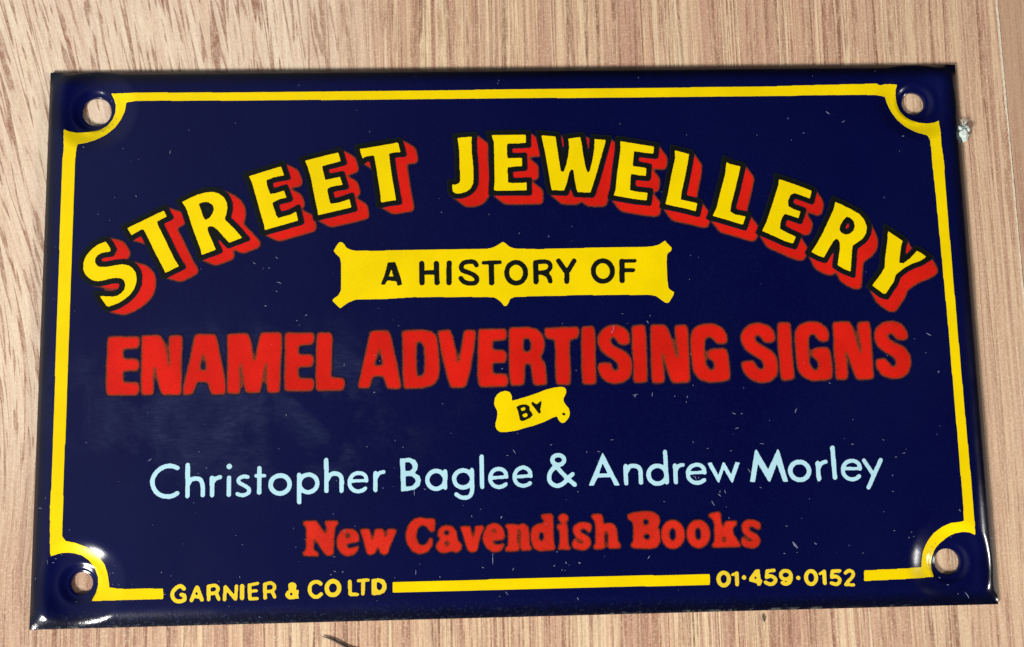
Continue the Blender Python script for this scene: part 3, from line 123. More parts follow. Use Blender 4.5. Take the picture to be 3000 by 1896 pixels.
def math_n(t, op, a, b=None, clamp=False):
    n = N(t, 'ShaderNodeMath', operation=op); n.use_clamp = clamp
    for i, v in enumerate((a, b)):
        if v is None: continue
        if isinstance(v, (int, float)): n.inputs[i].default_value = v
        else: t.links.new(v, n.inputs[i])
    return n.outputs[0]
def mix_n(t, fac, a, b, blend='MIX'):
    n = N(t, 'ShaderNodeMix', data_type='RGBA', blend_type=blend)
    if isinstance(fac, (int, float)): n.inputs['Factor'].default_value = fac
    else: t.links.new(fac, n.inputs['Factor'])
    for k, v in (('A', a), ('B', b)):
        if isinstance(v, tuple): n.inputs[k].default_value = (*v, 1)
        else: t.links.new(v, n.inputs[k])
    return n.outputs['Result']
def bump_n(t, b, h, strength, dist):
    n = N(t, 'ShaderNodeBump', inp={'Strength': strength, 'Distance': dist}); t.links.new(h, n.inputs['Height']); t.links.new(n.outputs[0], b.inputs['Normal'])

def enamel(name, base, vary=0.12, grain=(0.5, 0.5, 0.5), grain_amt=0.25, edge=None, rough=0.16):
    m, t, b = new_mat(name); v = coords(t)
    col = mix_n(t, rng_n(t, noise_n(t, v, 160, 3), 0.35, 0.7, 0, 1), base, tuple(c*(1-vary) for c in base))
    g = rng_n(t, noise_n(t, v, 9000, 2, 0.6), 0.56, 0.72, 0, grain_amt)
    col = mix_n(t, g, col, grain)
    if edge:
        at = N(t, 'ShaderNodeAttribute', attribute_name='edge')
        j = math_n(t, 'ADD', at.outputs['Fac'], rng_n(t, noise_n(t, v, 5500, 2, 0.6), 0.3, 0.7, -0.16, 0.16))
        f = rng_n(t, j, 0.05, 0.95)
        fr = N(t, 'ShaderNodeValToRGB'); t.links.new(f, fr.inputs[0]); el = fr.color_ramp.elements
        el.new(0.45); el.new(0.75)
        for e, (p, c) in zip(el, ((0.0, edge[0]), (0.36, edge[1]), (0.72, edge[2]), (0.98, (0, 0, 0)))): e.position = p; e.color = (*c, 1)
        ed = mix_n(t, rng_n(t, f, 0.72, 0.98), fr.outputs[0], col)
        col = ed
    t.links.new(col, b.inputs['Base Color']); b.inputs['Roughness'].default_value = rough
    b.inputs['Specular IOR Level'].default_value = 0.3
    bump_n(t, b, noise_n(t, v, 1500, 2), 0.12, 0.00003)
    return m
YEL = enamel('yellow_enamel', (0.90, 0.665, 0.0), 0.10, (0.55, 0.33, 0.01), 0.5, rough=0.22)
YEL2 = enamel('pale_yellow_enamel', (0.86, 0.63, 0.03), 0.18, (0.45, 0.33, 0.02), 0.55, rough=0.22)
NAVYC = (0.0018, 0.0032, 0.043)
RED = enamel('red_enamel', (0.70, 0.014, 0.007), 0.22, (0.30, 0.006, 0.004), 0.75, edge=((0.004, 0.003, 0.030), (0.075, 0.022, 0.016), (0.36, 0.040, 0.012)), rough=0.22)
REDS = enamel('dull_red_enamel', (0.68, 0.026, 0.012), 0.30, (0.20, 0.006, 0.004), 0.8, edge=((0.004, 0.003, 0.030), (0.060, 0.016, 0.010), (0.33, 0.030, 0.010)), rough=0.22)
BLK = enamel('black_enamel', (0.0065, 0.0085, 0.0075), 0.3, (0.02, 0.02, 0.02), 0.2, edge=((0.004, 0.006, 0.035), (0.006, 0.012, 0.016), (0.0065, 0.011, 0.010)), rough=0.2)
BLK2 = enamel('black_print', (0.0065, 0.0095, 0.0075), 0.3, (0.02, 0.02, 0.02), 0.3, rough=0.25)
SKY = enamel('pale_blue_enamel', (0.46, 0.75, 0.85), 0.10, (0.35, 0.62, 0.85), 0.35, rough=0.22)

def plate_material():
    m, t, b = new_mat('navy_enamel'); v = coords(t)
    sx = N(t, 'ShaderNodeSeparateXYZ'); t.links.new(v, sx.inputs[0]); X, Y = sx.outputs[0], sx.outputs[1]
    col = mix_n(t, rng_n(t, noise_n(t, v, 45, 3), 0.3, 0.7), NAVYC, (0.0012, 0.0020, 0.037))
    fine = noise_n(t, v, 4200, 3, 0.65)
    col = mix_n(t, rng_n(t, fine, 0.5, 0.8, 0, 0.5), col, (0.006, 0.010, 0.070))
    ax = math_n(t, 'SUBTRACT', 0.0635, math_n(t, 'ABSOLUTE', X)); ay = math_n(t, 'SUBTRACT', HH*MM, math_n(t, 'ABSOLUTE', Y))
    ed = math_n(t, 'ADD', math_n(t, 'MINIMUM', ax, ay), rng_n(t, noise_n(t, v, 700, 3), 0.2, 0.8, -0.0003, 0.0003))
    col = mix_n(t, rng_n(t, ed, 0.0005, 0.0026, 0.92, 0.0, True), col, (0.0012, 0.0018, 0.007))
    # faint pale bluish wisps low on the left, broken up by noise
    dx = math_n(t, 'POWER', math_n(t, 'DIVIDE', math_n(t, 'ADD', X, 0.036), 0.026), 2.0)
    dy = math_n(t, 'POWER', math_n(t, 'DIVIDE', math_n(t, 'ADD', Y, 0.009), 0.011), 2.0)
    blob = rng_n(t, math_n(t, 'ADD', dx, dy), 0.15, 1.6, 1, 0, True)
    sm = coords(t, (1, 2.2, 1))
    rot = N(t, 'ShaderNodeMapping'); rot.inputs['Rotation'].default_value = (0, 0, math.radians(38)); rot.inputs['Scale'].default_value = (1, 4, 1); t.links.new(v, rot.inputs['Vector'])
    wisps = math_n(t, 'MULTIPLY', rng_n(t, noise_n(t, v, 110, 5, 0.62, 0.6), 0.46, 0.72), rng_n(t, noise_n(t, rot.outputs[0], 700, 4, 0.7), 0.35, 0.75, 0.25, 1))
    col = mix_n(t, math_n(t, 'MULTIPLY', math_n(t, 'MULTIPLY', blob, wisps), 0.24), col, (0.11, 0.15, 0.26))
    # fine worn speckle along the lower edge
    band = math_n(t, 'MULTIPLY', rng_n(t, Y, -0.0372, -0.0345, 1, 0), rng_n(t, X, -0.060, 0.045, 1, 0.15))
    spk = rng_n(t, noise_n(t, v, 2600, 3, 0.6), 0.55, 0.70)
    col = mix_n(t, math_n(t, 'MULTIPLY', math_n(t, 'MULTIPLY', band, spk), 0.45), col, (0.06, 0.075, 0.15))
    chip = math_n(t, 'MULTIPLY', rng_n(t, Y, -0.03728, -0.03700, 1, 0), rng_n(t, noise_n(t, v, 900, 4, 0.7), 0.50, 0.60))
    chip = math_n(t, 'MULTIPLY', chip, rng_n(t, noise_n(t, v, 70, 2), 0.42, 0.6))
    col = mix_n(t, math_n(t, 'MULTIPLY', chip, 0.8), col, (0.10, 0.115, 0.10))
    # sparse pale pin specks
    vo = N(t, 'ShaderNodeTexVoronoi', inp={'Scale': 620.0}); t.links.new(v, vo.inputs['Vector'])
    pick = N(t, 'ShaderNodeSeparateColor'); t.links.new(vo.outputs['Color'], pick.inputs[0])
    pin = math_n(t, 'MULTIPLY', rng_n(t, vo.outputs['Distance'], 0.04, 0.09, 1, 0), rng_n(t, pick.outputs[0], 0.80, 1.0, 0, 0.7))
    col = mix_n(t, pin, col, (0.12, 0.13, 0.30))
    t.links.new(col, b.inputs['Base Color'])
    rr = rng_n(t, noise_n(t, v, 60, 4, 0.6, 0.4), 0.35, 0.7, 0.12, 0.21)
    rr = math_n(t, 'ADD', rr, math_n(t, 'MULTIPLY', blob, 0.04)); t.links.new(rr, b.inputs['Roughness'])
    b.inputs['Specular IOR Level'].default_value = 0.5
    h = math_n(t, 'ADD', math_n(t, 'MULTIPLY', noise_n(t, v, 420, 2), 1.0), math_n(t, 'MULTIPLY', noise_n(t, v, 5200, 2), 0.12))
    h = math_n(t, 'ADD', h, math_n(t, 'MULTIPLY', math_n(t, 'MULTIPLY', band, noise_n(t, v, 2600, 2)), 1.6))
    bump_n(t, b, h, 0.35, 0.00005)
    return m
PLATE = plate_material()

def wood_material(name, darker):
    m, t, b = new_mat(name); v = coords(t)
    sx = N(t, 'ShaderNodeSeparateXYZ'); t.links.new(v, sx.inputs[0]); X, Y = sx.outputs[0], sx.outputs[1]
    # grain direction: leaning on the left, straight elsewhere; gentle waviness
    left = rng_n(t, X, -0.032, -0.012, 1, 0, True)
    left = math_n(t, 'MULTIPLY', left, rng_n(t, Y, -0.032, -0.012, 0.0, 1.0, True))
    lean = rng_n(t, X, -0.080, -0.010, 0.30, 0.0)
    lean = math_n(t, 'MULTIPLY', lean, rng_n(t, Y, -0.030, 0.02, 0.1, 1.0))
    wav = rng_n(t, noise_n(t, coords(t, (1, 0.35, 1)), 34, 2), 0, 1, -0.0011, 0.0011)
    U = math_n(t, 'ADD', math_n(t, 'ADD', X, math_n(t, 'MULTIPLY', Y, lean)), wav)
    jc = N(t, 'ShaderNodeCombineXYZ'); t.links.new(math_n(t, 'MULTIPLY', U, 900.0), jc.inputs[0]); jc.inputs[1].default_value = darker*9
    jit = math_n(t, 'MULTIPLY', noise_n(t, jc.outputs[0], 1.0, 1, 0.4), 7.0)
    def uv(su, sv, off=0.0):
        c = N(t, 'ShaderNodeCombineXYZ'); t.links.new(math_n(t, 'MULTIPLY', U, su), c.inputs[0]); t.links.new(math_n(t, 'ADD', math_n(t, 'MULTIPLY', Y, sv), jit), c.inputs[1]); c.inputs[2].default_value = off+darker*5
        return c.outputs[0]
    right = rng_n(t, X, 0.040, 0.062, 0, 1, True)
    # broad tone bands
    bandn = noise_n(t, uv(150, 6), 1.0, 4, 0.55)
    cream, tan, pink = (0.86, 0.68, 0.43), (0.72, 0.475, 0.30), (0.54, 0.31, 0.21)
    col = ramp(t, bandn, [(0.40, pink), (0.49, tan), (0.58, cream)])
    col = mix_n(t, math_n(t, 'MULTIPLY', left, 0.80), col, (0.90, 0.77, 0.60))  # upper left paler: brighter light on that side put into the wood colour
    col = mix_n(t, math_n(t, 'MULTIPLY', right, 0.6), col, (0.66, 0.44, 0.285))
    low = math_n(t, 'MULTIPLY', rng_n(t, X, -0.066, -0.035, 1, 0, True), rng_n(t, Y, -0.035, 0.005, 1, 0, True))
    col = mix_n(t, math_n(t, 'MULTIPLY', low, 0.7), col, (0.50, 0.32, 0.22))  # lower left darkened in colour to hold back the key light there
    # blotches of pinker tone between the dashes
    bl = math_n(t, 'MULTIPLY', rng_n(t, noise_n(t, uv(300, 75, 31), 1.0, 3, 0.6), 0.46, 0.66, 0, 0.75), rng_n(t, left, 0, 1, 0.35, 1))
    col = mix_n(t, bl, col, (0.74, 0.53, 0.385))
    # fine fibre
    fib = noise_n(t, uv(2300, 170), 1.0, 4, 0.7)
    col = mix_n(t, rng_n(t, fib, 0.44, 0.70, 0, 0.42), col, (0.46, 0.285, 0.19))
    # pore streaks in the straight part: clusters of thin broken lines
    clus = rng_n(t, noise_n(t, uv(170, 9, 14), 1.0, 3, 0.5), 0.36, 0.58, 0.22, 1)
    brk = rng_n(t, noise_n(t, uv(1400, 420, 9), 1.0, 4, 0.7), 0.34, 0.56, 0.25, 1)
    stn = noise_n(t, uv(1500, 42, 3), 1.0, 5, 0.68)
    stm = math_n(t, 'MULTIPLY', math_n(t, 'MULTIPLY', rng_n(t, stn, 0.495, 0.575), brk), clus)
    stw = math_n(t, 'MULTIPLY', rng_n(t, noise_n(t, uv(620, 30, 41), 1.0, 5, 0.7), 0.52, 0.59, 0, 0.95), brk)
    rare = math_n(t, 'MULTIPLY', math_n(t, 'MULTIPLY', rng_n(t, noise_n(t, uv(1000, 24, 61), 1.0, 3, 0.5), 0.575, 0.625, 0, 0.9), brk), rng_n(t, left, 0, 1, 1, 0.1))
    stm = math_n(t, 'MAXIMUM', stm, stw)
    stm = math_n(t, 'MULTIPLY', stm, rng_n(t, left, 0, 1, 0.95, 0.10))
    stm = math_n(t, 'MULTIPLY', stm, rng_n(t, right, 0, 1, 1, 0.8))
    col = mix_n(t, stm, col, (0.29, 0.125, 0.08))
    col = mix_n(t, rare, col, (0.20, 0.075, 0.045))
    # short leaning dashes on the left
    vo = noise_n(t, uv(860, 90, 21), 1.0, 2.2, 0.5)
    vo2 = noise_n(t, uv(1700, 190, 27), 1.0, 1.2, 0.4)
    brk2 = rng_n(t, noise_n(t, uv(1500, 700, 2), 1.0, 4, 0.7), 0.30, 0.58, 0.35, 1)
    dsh = math_n(t, 'MAXIMUM', rng_n(t, vo, 0.555, 0.60), rng_n(t, vo2, 0.585, 0.64, 0, 0.85))
    dsh = math_n(t, 'MULTIPLY', math_n(t, 'MULTIPLY', dsh, brk2), rng_n(t, left, 0, 1, 0.06, 0.95))
    col = mix_n(t, dsh, col, (0.27, 0.115, 0.07))
    # print mottle
    mot = noise_n(t, v, 1500, 4, 0.75)
    col = mix_n(t, rng_n(t, mot, 0.35, 0.72, 0, 0.30), col, (0.52, 0.33, 0.21))
    mot2 = noise_n(t, v, 3000, 3, 0.75)
    col = mix_n(t, rng_n(t, mot2, 0.50, 0.28, 0, 0.45), col, (0.40, 0.24, 0.16))
    col = mix_n(t, rng_n(t, mot2, 0.52, 0.72, 0, 0.50), col, (0.93, 0.81, 0.63))
    if darker: col = mix_n(t, 0.52, col, (0.40, 0.24, 0.155))
    t.links.new(col, b.inputs['Base Color'])
    b.inputs['Roughness'].default_value = 0.48; b.inputs['Specular IOR Level'].default_value = 0.28
    h = math_n(t, 'ADD', math_n(t, 'MULTIPLY', fib, 0.5), math_n(t, 'MULTIPLY', mot, 0.5))
    bump_n(t, b, h, 0.25, 0.00006)
    return m
WOOD = wood_material('laminate_wood', 0); WOOD2 = wood_material('laminate_wood_reddish', 1)

def plain(name, col, rough=0.7, var=None):
    m, t, b = new_mat(name); v = coords(t)
    c = mix_n(t, rng_n(t, noise_n(t, v, 1800, 3), 0.35, 0.65), col, var or tuple(x*0.75 for x in col))
    t.links.new(c, b.inputs['Base Color']); b.inputs['Roughness'].default_value = rough
    return m
CORE = plain('chipped_core', (0.78, 0.70, 0.55), 0.9, (0.58, 0.46, 0.33))
DUSTM = plain('pale_dust_glint', (0.28, 0.31, 0.46), 0.9, (0.16, 0.18, 0.32))
LINT = plain('grey_lint', (0.66, 0.73, 0.68), 0.95, (0.42, 0.50, 0.46))
HAIR = plain('dark_bristle', (0.075, 0.055, 0.045), 0.5)

# ------------------------------------------------------------------ tabletop planks
def struct(o, label=None):
    o['kind'] = 'structure'
    if label: o['label'] = label
    return o
table = bpy.data.objects.new('tabletop', None); scene.collection.objects.link(table)
struct(table, 'wood grain laminate boards under the enamel sign')
def seam(y): return 70.9-0.0042*y
def plank(x0, x1, mat, name, z=0.0, wavy=False):
    ys = np.linspace(-320, 320, 33)
    if wavy: ys = np.concatenate([np.linspace(-320, -60, 6), np.linspace(-59, 59, 600), np.linspace(60, 320, 6)])
    V, F = [], []
    for y in ys:
        a = x0(y) if callable(x0) else x0; c = x1(y) if callable(x1) else x1
        bv = 0.10
        V += [(a, y, -8), (a, y, z-bv), (a+bv, y, z), (c-bv, y, z), (c, y, z-bv), (c, y, -8)]
    for i in range(len(ys)-1):
        for k in range(5):
            a = i*6+k; F.append((a, a+6, a+7, a+1))
    n = len(V)
    F.append(tuple(range(6))); F.append(tuple(range(n-1, n-7, -1)))
    me = mesh(name, V, F, smooth=False)
    return link(name, me, mat, table)
rag = {}
def ragged(y):
    return seam(y) - 0.05*max(0, noise.noise(Vector((y*1.3, 0, 0)))) - 0.07*max(0, noise.noise(Vector((y*4.1, 7, 0))))
pl = plank(-320, ragged, WOOD, 'plank', wavy=True); struct(pl)
pr = plank(lambda y: seam(y)+0.10, 320, WOOD2, 'plank', z=-0.06); struct(pr)
# chipped pale core showing along the board's edge: a ragged, slightly raised lip
def core_strip():
    V, F = [], []; ys = np.arange(-58, 58, 0.22)
    for y in ys:
        e = ragged(y)+0.012; w = 0.20+0.16*abs(noise.noise(Vector((y*1.9, 3, 0))))+0.10*abs(noise.noise(Vector((y*6.0, 5, 0))))
        if y > 30: w += 0.10
        V += [(e, y, -0.35), (e, y, 0.012), (e-w, y, 0.006), (e-w, y, -0.05)]
    for i in range(len(ys)-1):
        for k in range(3):
            a = i*4+k; F.append((a, a+1, a+5, a+4))
    me = mesh('chipped_edge', V, F, smooth=False)
    return link('chipped_edge', me, CORE, pl, 'pale ragged chipped edge of the board')
core_strip()

# ------------------------------------------------------------------ the sign
sign = bpy.data.objects.new('enamel_sign', None); scene.collection.objects.link(sign)
sign['label'] = 'small navy blue enamel sign with yellow border, arched yellow lettering and four screw holes'
sign['category'] = 'sign'
def plate():
    def lines(H, fine, coarse):
        a = list(np.arange(0, 5.0, fine)); b_ = list(np.arange(5.0, H, coarse))
        d = np.array(a+b_); d = np.concatenate([d, [H]]); p = H-d
        return np.unique(np.round(np.concatenate([-p, p]), 4))
    gx = lines(HW, 0.2, 1.3); gy = lines(HH, 0.2, 1.3)
    GX, GY = np.meshgrid(gx, gy); pts = np.stack([GX.ravel(), GY.ravel()], 1)
    r = np.hypot(np.abs(pts[:, 0])-HX, np.abs(pts[:, 1])-HY); pts = pts[r > 6.15]
    # keep rings off the outer edge region: they only fill where they lie inside the plate
    rings = []; hole_idx = []; radii = [1.6, 1.68, 1.76, 1.86, 1.98, 2.12, 2.3]+list(np.arange(2.55, 6.2, 0.28))
    base = len(pts); P2 = [pts]; edges = []; cnt = base
    for sx in (-1, 1):
        for sy in (-1, 1):
            dr = float(hole_r(sx, sy))-1.6
            for q, rr in enumerate(radii):
                rr = rr+dr*min(1.0, max(0.0, (4.5-rr)/2.5))
                a = np.arange(72)/72*2*math.pi
                ring = np.stack([sx*HX+rr*np.cos(a), sy*HY+rr*np.sin(a)], 1)
                ins = (np.abs(ring[:, 0]) < HW-0.1) & (np.abs(ring[:, 1]) < HH-0.1)
                ring = ring[ins]
                if q == 0:
                    edges += [(cnt+i, cnt+(i+1) % len(ring)) for i in range(len(ring))]; hole_idx.append(list(range(cnt, cnt+len(ring))))
                P2.append(ring); cnt += len(ring)
    # rim samples between holes and the edge
    ex = []
    for x in np.arange(-HW, HW+.01, 0.4):
        for sy in (-1, 1): ex.append((x, sy*HH))
    for y in np.arange(-HH, HH+.01, 0.25):
        for sx in (-1, 1): ex.append((sx*HW, y))
    P2.append(np.array(ex))
    A = np.concatenate(P2)
    vo, _, fo, *_r = delaunay_2d_cdt([Vector(p) for p in A], edges, [], 0, 1e-4)
    V = np.array([(v.x, v.y) for v in vo]); T = np.array([tuple(f) for f in fo])
    cen = V[T].mean(1); rr = np.hypot(np.abs(cen[:, 0])-HX, np.abs(cen[:, 1])-HY); T = T[rr > hole_r(cen[:, 0], cen[:, 1])*np.cos(math.pi/72)-0.001]
    Z = S(V[:, 0], V[:, 1]); n = len(V)
    top = np.column_stack([V, Z]); Nn = SN(V[:, 0], V[:, 1])
    # boundary edges
    ec = {}
    for f in T:
        for i in range(3):
            a, b2 = int(f[i]), int(f[(i+1) % 3]); ec[(a, b2)] = 1
    VV = [top]; NN = [Nn]; F = [tuple(int(q) for q in f) for f in T]; c0 = n
    bd = [(a, b2) for (a, b2) in ec if (b2, a) not in ec]
    for (a, b2) in bd:
        pa, pb = top[a], top[b2]
        hole = abs(pa[0]) < HW-1 and abs(pa[1]) < HH-1
        za, zb = (0.10, 0.10) if hole else (max(0.03, pa[2]-0.38), max(0.03, pb[2]-0.38))
        d = np.array([pb[1]-pa[1], -(pb[0]-pa[0]), 0.0]); d /= (np.linalg.norm(d)+1e-9)
        q = np.array([pa, pb, (pb[0], pb[1], zb), (pa[0], pa[1], za)])
        VV.append(q); NN.append(np.tile(d, (4, 1))); F.append((c0+1, c0, c0+3, c0+2)); c0 += 4
    me = mesh('plate', np.concatenate(VV), F, True, np.concatenate(NN))
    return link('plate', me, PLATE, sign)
plate()

# ------------------------------------------------------------------ printed layers: outlines -> field -> contour -> raised mesh
G = 0.055
WSC = 1.0
class Field:
    def __init__(s, x0, y0, x1, y1):
        s.x = np.arange(x0, x1, G); s.y = np.arange(y0, y1, G); s.X, s.Y = np.meshgrid(s.x, s.y); s.m = np.zeros(s.X.shape, bool)
def inpoly(F, P):
    P = np.array(P); r = np.zeros(F.X.shape, bool); j = len(P)-1
    for i in range(len(P)):
        (xi, yi), (xj, yj) = P[i], P[j]
        if yi != yj:
            c = (yi > F.Y) != (yj > F.Y); r ^= c & (F.X < (xj-xi)*(F.Y-yi)/(yj-yi)+xi)
        j = i
    return r
def dseg(F, a, b):
    ax, ay = a; dx, dy = b[0]-ax, b[1]-ay; L = dx*dx+dy*dy+1e-12
    t = np.clip(((F.X-ax)*dx+(F.Y-ay)*dy)/L, 0, 1)
    return np.hypot(F.X-ax-t*dx, F.Y-ay-t*dy)
def spline(P, k=8):
    P = [np.array(p, float) for p in P]; Q = [2*P[0]-P[1]]+P+[2*P[-1]-P[-2]]; out = []
    for i in range(1, len(Q)-2):
        for t in np.arange(k)/k:
            a, b, c, d = Q[i-1:i+3]
            out.append(0.5*((2*b)+(-a+c)*t+(2*a-5*b+4*c-d)*t*t+(-a+3*b-3*c+d)*t**3))
    out.append(P[-1]); return out
def ell(F, o, dr=0.0):
    cx, cy, ax, ay, bx, by = o[1:7]
    ra, rb = math.hypot(ax, ay), math.hypot(bx, by)
    ux, uy = ax/ra, ay/ra; u = (F.X-cx)*ux+(F.Y-cy)*uy; w = -(F.X-cx)*uy+(F.Y-cy)*ux
    return (u/(ra+dr))**2+(w/(rb+dr))**2 <= 1
def bounds(ops):
    xs, ys = [], []
    for o in ops:
        if o[0] in 'PH': l = o[1]
        elif o[0] in 'KC': l = [(q[0]+dx*o[1]/2, q[1]+dx*o[1]/2) for q in o[2] for dx in (-1, 1)]
        else: r = math.hypot(o[3], o[4])+math.hypot(o[5], o[6])+0.5; l = [(o[1]-r, o[2]-r), (o[1]+r, o[2]+r)]
        xs += [p[0] for p in l]; ys += [p[1] for p in l]
    return min(xs), min(ys), max(xs), max(ys)
def raster(ops, pad):
    a = bounds(ops); F = Field(a[0]-pad, a[1]-pad, a[2]+pad, a[3]+pad)
    for o in ops:
        k = o[0]
        if k == 'P': F.m |= inpoly(F, o[1])
        elif k == 'H': F.m &= ~inpoly(F, o[1])
        elif k in 'KC':
            P = spline(o[2]) if k == 'C' else o[2]; d = np.full(F.X.shape, 9e9)
            for i in range(len(P)-1): d = np.minimum(d, dseg(F, P[i], P[i+1]))
            F.m |= d < o[1]/2*WSC
        elif k == 'E': F.m |= ell(F, o)
        elif k == 'X': F.m &= ~ell(F, o)
        elif k == 'O': F.m |= ell(F, o, o[7]/2) & ~ell(F, o, -o[7]/2)
    return F
def blur(a, sig):
    s = sig/G; k = np.arange(-int(3*s)-1, int(3*s)+2); w = np.exp(-k*k/(2*s*s)); w /= w.sum()
    a = a.astype(float)
    a = np.apply_along_axis(lambda r: np.convolve(r, w, 'same'), 0, a); return np.apply_along_axis(lambda r: np.convolve(r, w, 'same'), 1, a)
def dilate(F, d):
    r = int(d/G)+1; out = F.copy(); h, w = F.shape
    for j in range(-r, r+1):
        k = int(math.sqrt(max(0, (d/G)**2-j*j)))
        if abs(j)*G > d: continue
        # horizontal run dilation by cumulative sum
        c = np.cumsum(np.pad(F, ((0, 0), (k+1, k))), axis=1)
        run = (c[:, 2*k+1:]-c[:, :-(2*k+1)]) > 0
        if j >= 0: out[j:] |= run[:h-j]
        else: out[:j] |= run[-j:]
    return out
def miters(F, ops, d):
    add = np.zeros(F.X.shape, bool)
    for o in ops:
        if o[0] != 'P': continue
        P = np.array(o[1]); A = 0.5*np.sum(P[:, 0]*np.roll(P[:, 1], -1)-np.roll(P[:, 0], -1)*P[:, 1])
        if A < 0: P = P[::-1]
        n = len(P)
        for i in range(n):
            a, v, b = P[i-1], P[i], P[(i+1) % n]
            e1 = v-a; e2 = b-v; e1 = e1/np.linalg.norm(e1); e2 = e2/np.linalg.norm(e2)
            cr_ = e1[0]*e2[1]-e1[1]*e2[0]; dt = e1@e2
            if cr_ <= 0 or math.degrees(math.atan2(cr_, dt)) < 48: continue
            n1 = np.array([e1[1], -e1[0]]); n2 = np.array([e2[1], -e2[0]])
            h = n1+n2; L = np.linalg.norm(h); tip = v+h/L*min(d*2/L, d*1.75)
            add |= inpoly(F, [v, v+n1*d, tip, v+n2*d])
    return add
def sweep(m, vec):
    out = m.copy(); L = math.hypot(*vec); n = int(L/G)+1; h, w = m.shape
    for i in range(1, n+1):
        dx = int(round(vec[0]*i/n/G)); dy = int(round(vec[1]*i/n/G))
        t = np.zeros_like(m); ys = slice(max(0, dy), min(h, h+dy)); xs = slice(max(0, dx), min(w, w+dx))
        t[ys, xs] = m[max(0, -dy):min(h, h-dy), max(0, -dx):min(w, w-dx)]; out |= t
    return out
def contour(F, f, lv):
    pts = {}; P = []; seg = {}
    h, w = f.shape; b = f > lv
    code = b[:-1, :-1]*1+b[:-1, 1:]*2+b[1:, 1:]*4+b[1:, :-1]*8
    def key(kind, j, i):
        k = (kind, j, i)
        if k not in pts:
            if kind == 0: a, c = f[j, i], f[j, i+1]; t = (lv-a)/(c-a); P.append((F.x[i]+t*G, F.y[j]))
            else: a, c = f[j, i], f[j+1, i]; t = (lv-a)/(c-a); P.append((F.x[i], F.y[j]+t*G))
            pts[k] = len(P)-1
        return pts[k]
    tab = {1: [(3, 0)], 2: [(0, 1)], 3: [(3, 1)], 4: [(1, 2)], 5: [(3, 2), (1, 0)], 6: [(0, 2)], 7: [(3, 2)], 8: [(2, 3)], 9: [(2, 0)], 10: [(0, 3), (2, 1)], 11: [(2, 1)], 12: [(1, 3)], 13: [(1, 0)], 14: [(0, 3)]}
    for j, i in zip(*np.nonzero((code > 0) & (code < 15))):
        ek = ((0, j, i), (1, j, i+1), (0, j+1, i), (1, j, i))
        for a, c in tab[int(code[j, i])]: seg[key(*ek[a])] = key(*ek[c])
    loops = []
    while seg:
        s, n_ = seg.popitem(); L = [s]
        while n_ != s and n_ in seg: L.append(n_); n_ = seg.pop(n_)
        if len(L) >= 6: loops.append(np.array([P[q] for q in L]))
    return loops
def simplify(L, tol, maxlen):
    n = len(L)
    def rdp(a, b):
        if b-a < 2: return []
        s, e = L[a], L[b % n]; d = e-s; l = np.linalg.norm(d); q = L[a+1:b]
        dist = np.abs((q[:, 0]-s[0])*d[1]-(q[:, 1]-s[1])*d[0])/(l+1e-9) if l > 1e-6 else np.linalg.norm(q-s, axis=1)
        k = int(dist.argmax())
        if dist[k] < tol and l < maxlen: return []
        if dist[k] < tol: k = (b-a)//2-1
        k = a+1+k; return rdp(a, k)+[k]+rdp(k, b)
    m_ = n//2; idx = [0]+rdp(0, m_)+[m_]+rdp(m_, n); return L[[i for i in idx if i < n]]
